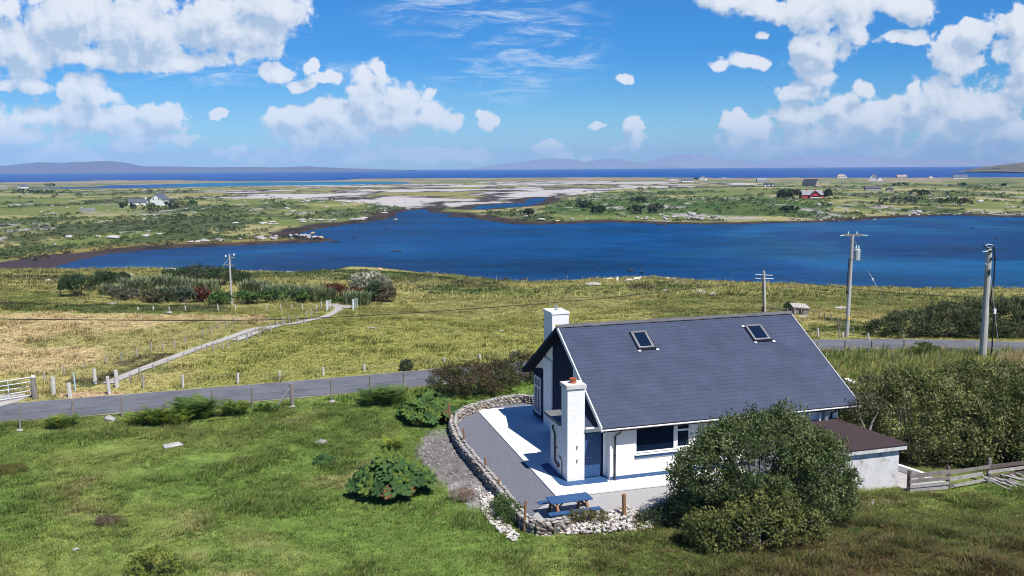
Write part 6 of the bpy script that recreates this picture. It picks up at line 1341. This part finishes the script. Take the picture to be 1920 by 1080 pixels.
far_house('dark roofed house with a white gable at the far right of the plain', 1800, 335, 24, 9, 3, 7, WHITE, RSL, 165, gwin=((0, 1.6, 1.6, 1.6),))
far_house('left dark roofed white cottage of the seaside row', 1261, 338, 16, 7, 3, 5.6, WHITE, RSL, 0, windows=((-4, 1, 1.6, 1.4), (4, 1, 1.6, 1.4)))
far_house('long low white cottage in the middle of the seaside row', 1289, 341, 21, 7, 3, 5.4, WHITE, RSL, 0, windows=((-6, 1, 1.6, 1.4), (0, 1, 1.6, 1.6), (6, 1, 1.6, 1.4)))
far_house('tall white gabled house at the right of the seaside row', 1319, 338, 11, 11, 4.4, 8.2, WHITE, RSL, 62, chim=(3,), gwin=((0, 2, 1.4, 1.6),))
far_house('small white shed right of the seaside row', 1357, 335.5, 9, 4, 1.5, 2.6, WHITE, RGR, 0)
far_house('distant white gabled house near the left edge', 43, 353, 14, 12, 3, 7, WHITE, RSL, 62)
far_house('long white wall of a far farmhouse at the left edge', 5, 353, 16, 5, 2, 2.9, WHITE, RGR, 0)
for (px, py, w, h, lb, sd) in [(45, 364, 60, 9, 'dark bushes before the distant white gable at the left', 320), (80, 365, 50, 8, 'dark bush row left of the far green field', 321), (95, 352, 20, 6, 'pale green bush right of the distant white gable', 322), (1305, 337, 10, 4, 'dark bushes between the seaside cottages', 323), (1690, 349, 40, 6, 'dark hedge on the right plain', 324), (1800, 348, 20, 5, 'dark round bush on the right plain', 325), (1883, 349, 12, 4, 'small dark bush near the right edge of the plain', 326), (1720, 365, 60, 9, 'dark scrub on the right plain below the barn', 327), (1690, 384, 90, 14, 'grey silvery scrub above the far right shore', 328), (1790, 386, 70, 14, 'olive scrub above the far right shore', 329), (1120, 400, 28, 12, 'rounded green bush at the foot of the far green slope', 330), (1190, 401, 44, 14, 'wide green bush on the far green slope', 331), (1230, 399, 36, 16, 'silvery green bush on the far green slope', 332), (1095, 390, 40, 12, 'dark green bush high on the far green slope', 333), (990, 402, 20, 8, 'dark bush at the left end of the far green slope', 334), (1195, 378, 40, 8, 'dark bush at the crest of the far green slope', 335), (1480, 398, 40, 10, 'dark green bushes left of the white boulder below the red house', 336)]:
    garden_bush('far_bush', lb, 'bush', px, py, w, h, 700, [(0.17, 0.17, 0.12), (0.10, 0.11, 0.07), (0.06, 0.075, 0.04)] if sd in (328, 332) else DARKG + [(0.06, 0.09, 0.03)], sd, 1.3, .45)
# the old stone hut
P = on(1501, 590); k = mpp(P[1]); t = thing('stone_hut', 'small old stone hut with a slab roof standing in the field', 'hut', P)
STH = mat('hut_stone', (0.30, 0.27, 0.26), (0.17, 0.155, 0.15), scale=3, rough=0.95, bump=0.05, bscale=6)
hw = MB().box((-13*k, 0, -.3), (-3*k, .3, 14*k)).box((5*k, 0, -.3), (15*k, .3, 12*k)).box((-3*k, 0, 10*k), (5*k, .3, 13*k)).box((-13*k, .3, -.3), (-12*k, 16*k, 14*k)).box((14*k, .3, -.3), (15*k, 16*k, 12*k)).box((-12*k, 15*k, -.3), (14*k, 16*k, 13*k))
part('wall', hw, STH, t)
part('roof', MB().hexa([(-15*k, -2*k, 13.5*k), (17*k, -2*k, 11.5*k), (14*k, 17*k, 17*k), (-16*k, 17*k, 19*k)], [(-15*k, -2*k, 15*k), (17*k, -2*k, 13*k), (14*k, 17*k, 18.5*k), (-16*k, 17*k, 20.5*k)]), mat('hut_slab', (0.42, 0.39, 0.38), (0.28, 0.26, 0.26), scale=2, rough=0.95, bump=0.04), t)
part('door', MB().box((-3*k, .2, 0), (5*k, .28, 10*k)), WOODK, t)
garden_bush('green_bush', 'dark green bush against the left side of the stone hut', 'bush', 1478, 582, 20, 13, 900, GRN + DARKG, 340, .22, .07)
P = on(690, 617); t = thing('bleached_branch', 'bleached forked branch lying in the meadow right of the lane', 'branch', P); k = mpp(P[1])
part('wood', MB().tube([(0, 0, .02), (6*k, 0, 3*k), (14*k, .1, 1*k), (18*k, .1, -.1*k)], .09, .04, 6).tube([(0, 0, 0), (-1*k, .1, 5*k)], .08, .03, 6), WOODP, t)

# ------------------------------------------------------------------ cattle
def cow(label, px, py, hpx, rz, graze, tone, group):
    P = on(px, py); hgt = hpx * mpp(P[1]); s = hgt / 1.35
    t = thing('cow', label, 'cow', P, rz, group)
    J = [(0,0,.95,.30),(.45,0,.97,.32),(-.45,0,.98,.30),(-.85,0,1.0,.24),(.8,0,1.02,.24),(1.05,0,.90 if graze else 1.2,.15),(1.25,0,.55 if graze else 1.4,.13),(1.42,0,.22 if graze else 1.34,.085),
         (.62,.17,.6,.10),(.62,.19,.3,.055),(.62,.19,.0,.06),(.62,-.17,.6,.10),(.62,-.19,.3,.055),(.62,-.19,.0,.06),(-.7,.17,.62,.13),(-.82,.19,.34,.06),(-.74,.19,.0,.06),(-.7,-.17,.62,.13),(-.82,-.19,.34,.06),(-.74,-.19,.0,.06),(-1.06,0,.98,.04),(-1.12,0,.5,.03),
         (1.22,.14,.62 if graze else 1.47,.04),(1.22,-.14,.62 if graze else 1.47,.04)]
    E_ = [(0,1),(0,2),(2,3),(1,4),(4,5),(5,6),(6,7),(4,8),(8,9),(9,10),(4,11),(11,12),(12,13),(3,14),(14,15),(15,16),(3,17),(17,18),(18,19),(3,20),(20,21),(6,22),(6,23)]
    me = bpy.data.meshes.new('body'); me.from_pydata([(a*s, b*s, c*s) for a, b, c, r in J], E_, []); o = link('body', me, mat('cow_hide_' + tone, (0.66, 0.62, 0.56) if tone == 'cream' else (0.78, 0.76, 0.73), (0.55, 0.50, 0.44) if tone == 'cream' else (0.70, 0.68, 0.64), scale=2, rough=0.9), t)
    KIDS.setdefault(t.name, []).append(o)
    md = o.modifiers.new('skin', 'SKIN'); md.use_smooth_shade = True
    for v, (a, b, c, r) in zip(me.skin_vertices[0].data, J): v.radius = (r * s, r * s)
    me.skin_vertices[0].data[0].use_root = True
    o.modifiers.new('sub', 'SUBSURF').levels = 1; o.modifiers['sub'].render_levels = 1
cow('pale cow standing with its rump to the camera, left of the other two', 1157, 529, 9, math.radians(75), False, 'white', 'cattle by the shore')
cow('cream cow grazing side on in the middle of the three cattle', 1180, 530, 8.5, math.radians(182), True, 'cream', 'cattle by the shore')
cow('white cow standing side on, rightmost of the three cattle', 1194, 528, 9, math.radians(12), False, 'white', 'cattle by the shore')

# ------------------------------------------------------------------ grass and scrub
def tuft_mesh(P, h, w, nb, col, lean, seed, r=0.10):
    rng = np.random.RandomState(seed); N = len(P); i = np.repeat(np.arange(N), nb); M = len(i)
    az = rng.uniform(0, 6.283, M); e = np.stack([np.cos(az), np.sin(az), np.zeros(M)], -1); ss = np.stack([-np.sin(az), np.cos(az), np.zeros(M)], -1)
    tw = rng.uniform(-1, 1, M)[:, None]; ss = norm(ss + e * tw)
    hh = (h[i] * rng.uniform(.55, 1.2, M))[:, None]; ln = (lean * rng.uniform(.3, 1.3, M))[:, None]; wd = (w[i] * rng.uniform(.7, 1.3, M))[:, None]
    wind = np.array([[0.25, -0.05, 0]])
    b = P[i] + e * (r * np.sqrt(rng.rand(M)))[:, None]
    m_ = b + (e * ln * .4 + wind * .3 + np.array([0, 0, .62])) * hh; t = b + (e * ln + wind + np.array([0, 0, 1.0 ])) * hh * np.array([1, 1, 1.0]) - np.array([0, 0, .18]) * ln * hh
    V = np.stack([b - ss * wd, b + ss * wd, m_ + ss * wd * .8, m_ - ss * wd * .8, t], 1).reshape(-1, 3)
    k = np.arange(M)[:, None] * 5; F = np.concatenate([k + [0, 1, 2], k + [0, 2, 3], k + [3, 2, 4]], 1).reshape(-1, 3)
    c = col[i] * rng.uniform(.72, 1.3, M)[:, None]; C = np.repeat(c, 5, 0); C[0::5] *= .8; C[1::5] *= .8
    return V, F, np.clip(C, 0, 1)
YARDP = [(x, y) for x, y in yard]
def blocked(x, y):
    u, v = huv(x, y); b = (u > -2.3) & (u < 12.3) & (v > -4.0) & (v < 13.2) & ~((u > 5.5) & (v < -3.9)); b &= ~((v < -1.2) & (u > 3.5) & (u < 7.5))
    b |= inside(YARDP, x, y) | (seg_dist(WALLP, x, y, False) < 0.32) | (seg_dist(ROAD, x, y, False) < 2.35) | (seg_dist(LANE, x, y, False) < .75)
    px, py = proj(x, y, np.zeros(x.shape)); b |= inside(SPOIL, px, py) & (y < 50)
    b |= (u > 12.1) & (u < 14.4) & (v > -4.3) & (v < 1.2)
    b |= inside([tuple(q) for q in g1], x, y)
    return b
def sow(n, y0, y1, seed, power=1.0, xmax=0.76):
    rng = np.random.RandomState(seed); y = (rng.uniform(y0 ** (2 - power), y1 ** (2 - power), n)) ** (1 / (2 - power)); x = rng.uniform(-xmax, xmax, n) * y
    k = ~chunked(lambda a, b: blocked(a, b))(x, y); return x[k], y[k], rng
def grass(name, label, n, y0, y1, seed, hf, wf, nb, lean, power=0.0, keep=None, r=.1, tint=None, var=.4):
    x, y, rng = sow(n, y0, y1, seed, power)
    wet, d, near = land(x, y); k = (~wet) & (d > 4) & (near > .5)
    if keep is not None: k &= keep(x, y, rng)
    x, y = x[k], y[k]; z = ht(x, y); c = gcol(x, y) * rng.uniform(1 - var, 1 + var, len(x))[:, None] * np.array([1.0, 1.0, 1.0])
    pat = fbm(x / 1.7, y / 1.7, 91, 3); c = c * (0.78 + 0.5 * fbm(x / .9, y / .9, 92, 2))[:, None]
    if tint is not None: c = tint(c, rng)
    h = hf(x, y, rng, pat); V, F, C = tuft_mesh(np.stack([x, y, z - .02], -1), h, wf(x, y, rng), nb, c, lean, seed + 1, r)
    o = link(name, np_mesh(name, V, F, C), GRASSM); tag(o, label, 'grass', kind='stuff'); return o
def lawn_tint(c, rng):
    q = rng.rand(len(c)); s = q > .93; c[s] = np.array([0.30, 0.24, 0.11]) * rng.uniform(.7, 1.2, (s.sum(), 1)); return c
grass('lawn_grass', 'rough green grass of the near field', 190000, 25, 50, 401, lambda x, y, g, p: (.08 + .16 * sstep(.42, .75, p)) * g.uniform(.7, 1.3, len(x)), lambda x, y, g: g.uniform(.006, .012, len(x)), 7, .8, 0.0, lambda x, y, g: (y < np.interp(x, [p[0] for p in ROAD], [p[1] for p in ROAD])) & ((x < 1.5) | (y < 36) | (y > 50)), .13, lawn_tint, .55)
def heath_tint(c, rng):
    q = rng.rand(len(c)); pal = np.array([(0.105, 0.122, 0.03), (0.15, 0.135, 0.04), (0.085, 0.118, 0.033), (0.16, 0.10, 0.06)]); return np.where((q > .35)[:, None], pal[rng.randint(4, size=len(c))] * rng.uniform(.7, 1.25, (len(c), 1)), c)
grass('heather_grass', 'tangled heather and grass on the bank in the lower right corner', 33000, 25.5, 35.2, 402, lambda x, y, g, p: (.10 + .22 * sstep(.4, .75, p)) * g.uniform(.6, 1.3, len(x)), lambda x, y, g: g.uniform(.008, .016, len(x)), 9, 1.0, 0.0, lambda x, y, g: x > 2, .16, heath_tint)
grass('verge_grass', 'long grass on the verges between the cottage and the road', 29000, 45, 66, 403, lambda x, y, g, p: g.uniform(.3, .75, len(x)), lambda x, y, g: g.uniform(.012, .022, len(x)), 8, .5, 0.0, lambda x, y, g: (x > 14) & (y < np.interp(x, [p[0] for p in ROAD], [p[1] for p in ROAD])), .2,
      lambda c, rng: np.where((rng.rand(len(c)) > .45)[:, None], np.array([[0.36, 0.33, 0.12]]) * rng.uniform(.6, 1.3, (len(c), 1)), c))
grass('meadow_grass', 'olive and straw coloured grass of the fields beyond the road', 112000, 48, 110, 404, lambda x, y, g, p: (.12 + .3 * sstep(.45, .8, p)) * g.uniform(.6, 1.3, len(x)), lambda x, y, g: g.uniform(.012, .026, len(x)), 6, .7, 0.0, lambda x, y, g: y > np.interp(x, [p[0] for p in ROAD], [p[1] for p in ROAD]), .25, None, .25)
grass('roadside_grass', 'green grass between the lawn and the road', 30000, 49.5, 63, 406, lambda x, y, g, p: (.10 + .25 * sstep(.42, .75, p)) * g.uniform(.7, 1.3, len(x)), lambda x, y, g: g.uniform(.009, .018, len(x)), 7, .7, 0.0, lambda x, y, g: (x < 14.5) & (y < np.interp(x, [p[0] for p in ROAD], [p[1] for p in ROAD])), .16, lawn_tint, .5)
grass('shore_grass', 'pale grass of the fields above the near shore', 45000, 105, 200, 405, lambda x, y, g, p: (.2 + .5 * sstep(.45, .75, p)) * g.uniform(.6, 1.3, len(x)), lambda x, y, g: g.uniform(.03, .07, len(x)), 5, .8, 0.0, None, .4)
# low scrub over the far side of the bay
def scrub(name, label, n, seed):
    rng = np.random.RandomState(seed); ang = rng.uniform(.022, .098, n); y = 23.0 / ang; x = rng.uniform(-.66, .66, n) * y
    wet, d, near = land(x, y); f = fbm(x / 38, y / 50, 43, 6); px, py = proj(x, y, np.full(n, SEA_Z)); k = (~wet) & (d > 10) & (near < .5) & ((f > .50) | inside(DARKFAR, px, py) | inside(GREENR, px, py) | (rng.rand(n) < .05)) & ~inside(SANDY, px, py)
    x, y = x[k], y[k]; z = ht(x, y); N = len(x); per = 16; i = np.repeat(np.arange(N), per); M = len(i); s = rng.uniform(.4, 1.3, N) * (y / 500) ** .7
    e = rng_dirs(rng, M); e[:, 2] = np.abs(e[:, 2]); p = np.stack([x, y, z], -1)[i] + e * (s[i] * rng.uniform(.6, 1, M))[:, None] * np.array([1.5, 1.5, .75])
    t = norm(e + rng.randn(M, 3) * .6); q = norm(np.cross(t, rng.randn(M, 3))); L = (s[i] * .55)[:, None]
    V = np.stack([p - q * L, p + q * L, p + t * L * 1.4], 1).reshape(-1, 3); c = gcol(x, y) * .75 + .6 * np.array([[0.085, 0.115, 0.045]]); C = np.repeat(c[i] * rng.uniform(.65, 1.35, (M, 1)), 3, 0)
    o = link(name, np_mesh(name, V, np.arange(M * 3).reshape(-1, 3), np.clip(C, 0, 1)), LEAF); tag(o, label, 'scrub', kind='stuff')
scrub('heath_scrub', 'low heather and gorse over the land beyond the bay', 9000, 501)

# ------------------------------------------------------------------ the air between here and the mountains
hz = link('haze', MB().box((-22000, -1500, -17), (22000, 21900, 430)).mesh('haze')); hz.display_type = 'WIRE'
hm = bpy.data.materials.new('haze_air'); hm.use_nodes = True; nt = hm.node_tree; nt.nodes.remove(nt.nodes['Principled BSDF'])
pv = nt.nodes.new('ShaderNodeVolumePrincipled'); pv.inputs['Color'].default_value = (0.36, 0.60, 1.0, 1); pv.inputs['Density'].default_value = 0.000062; pv.inputs['Anisotropy'].default_value = -0.3
nt.links.new(pv.outputs[0], nt.nodes['Material Output'].inputs['Volume'])
hz.data.materials.append(hm); tag(hz, kind='stuff')
hz['label'] = 'thin blue sea haze over the whole view'; hz['category'] = 'haze'
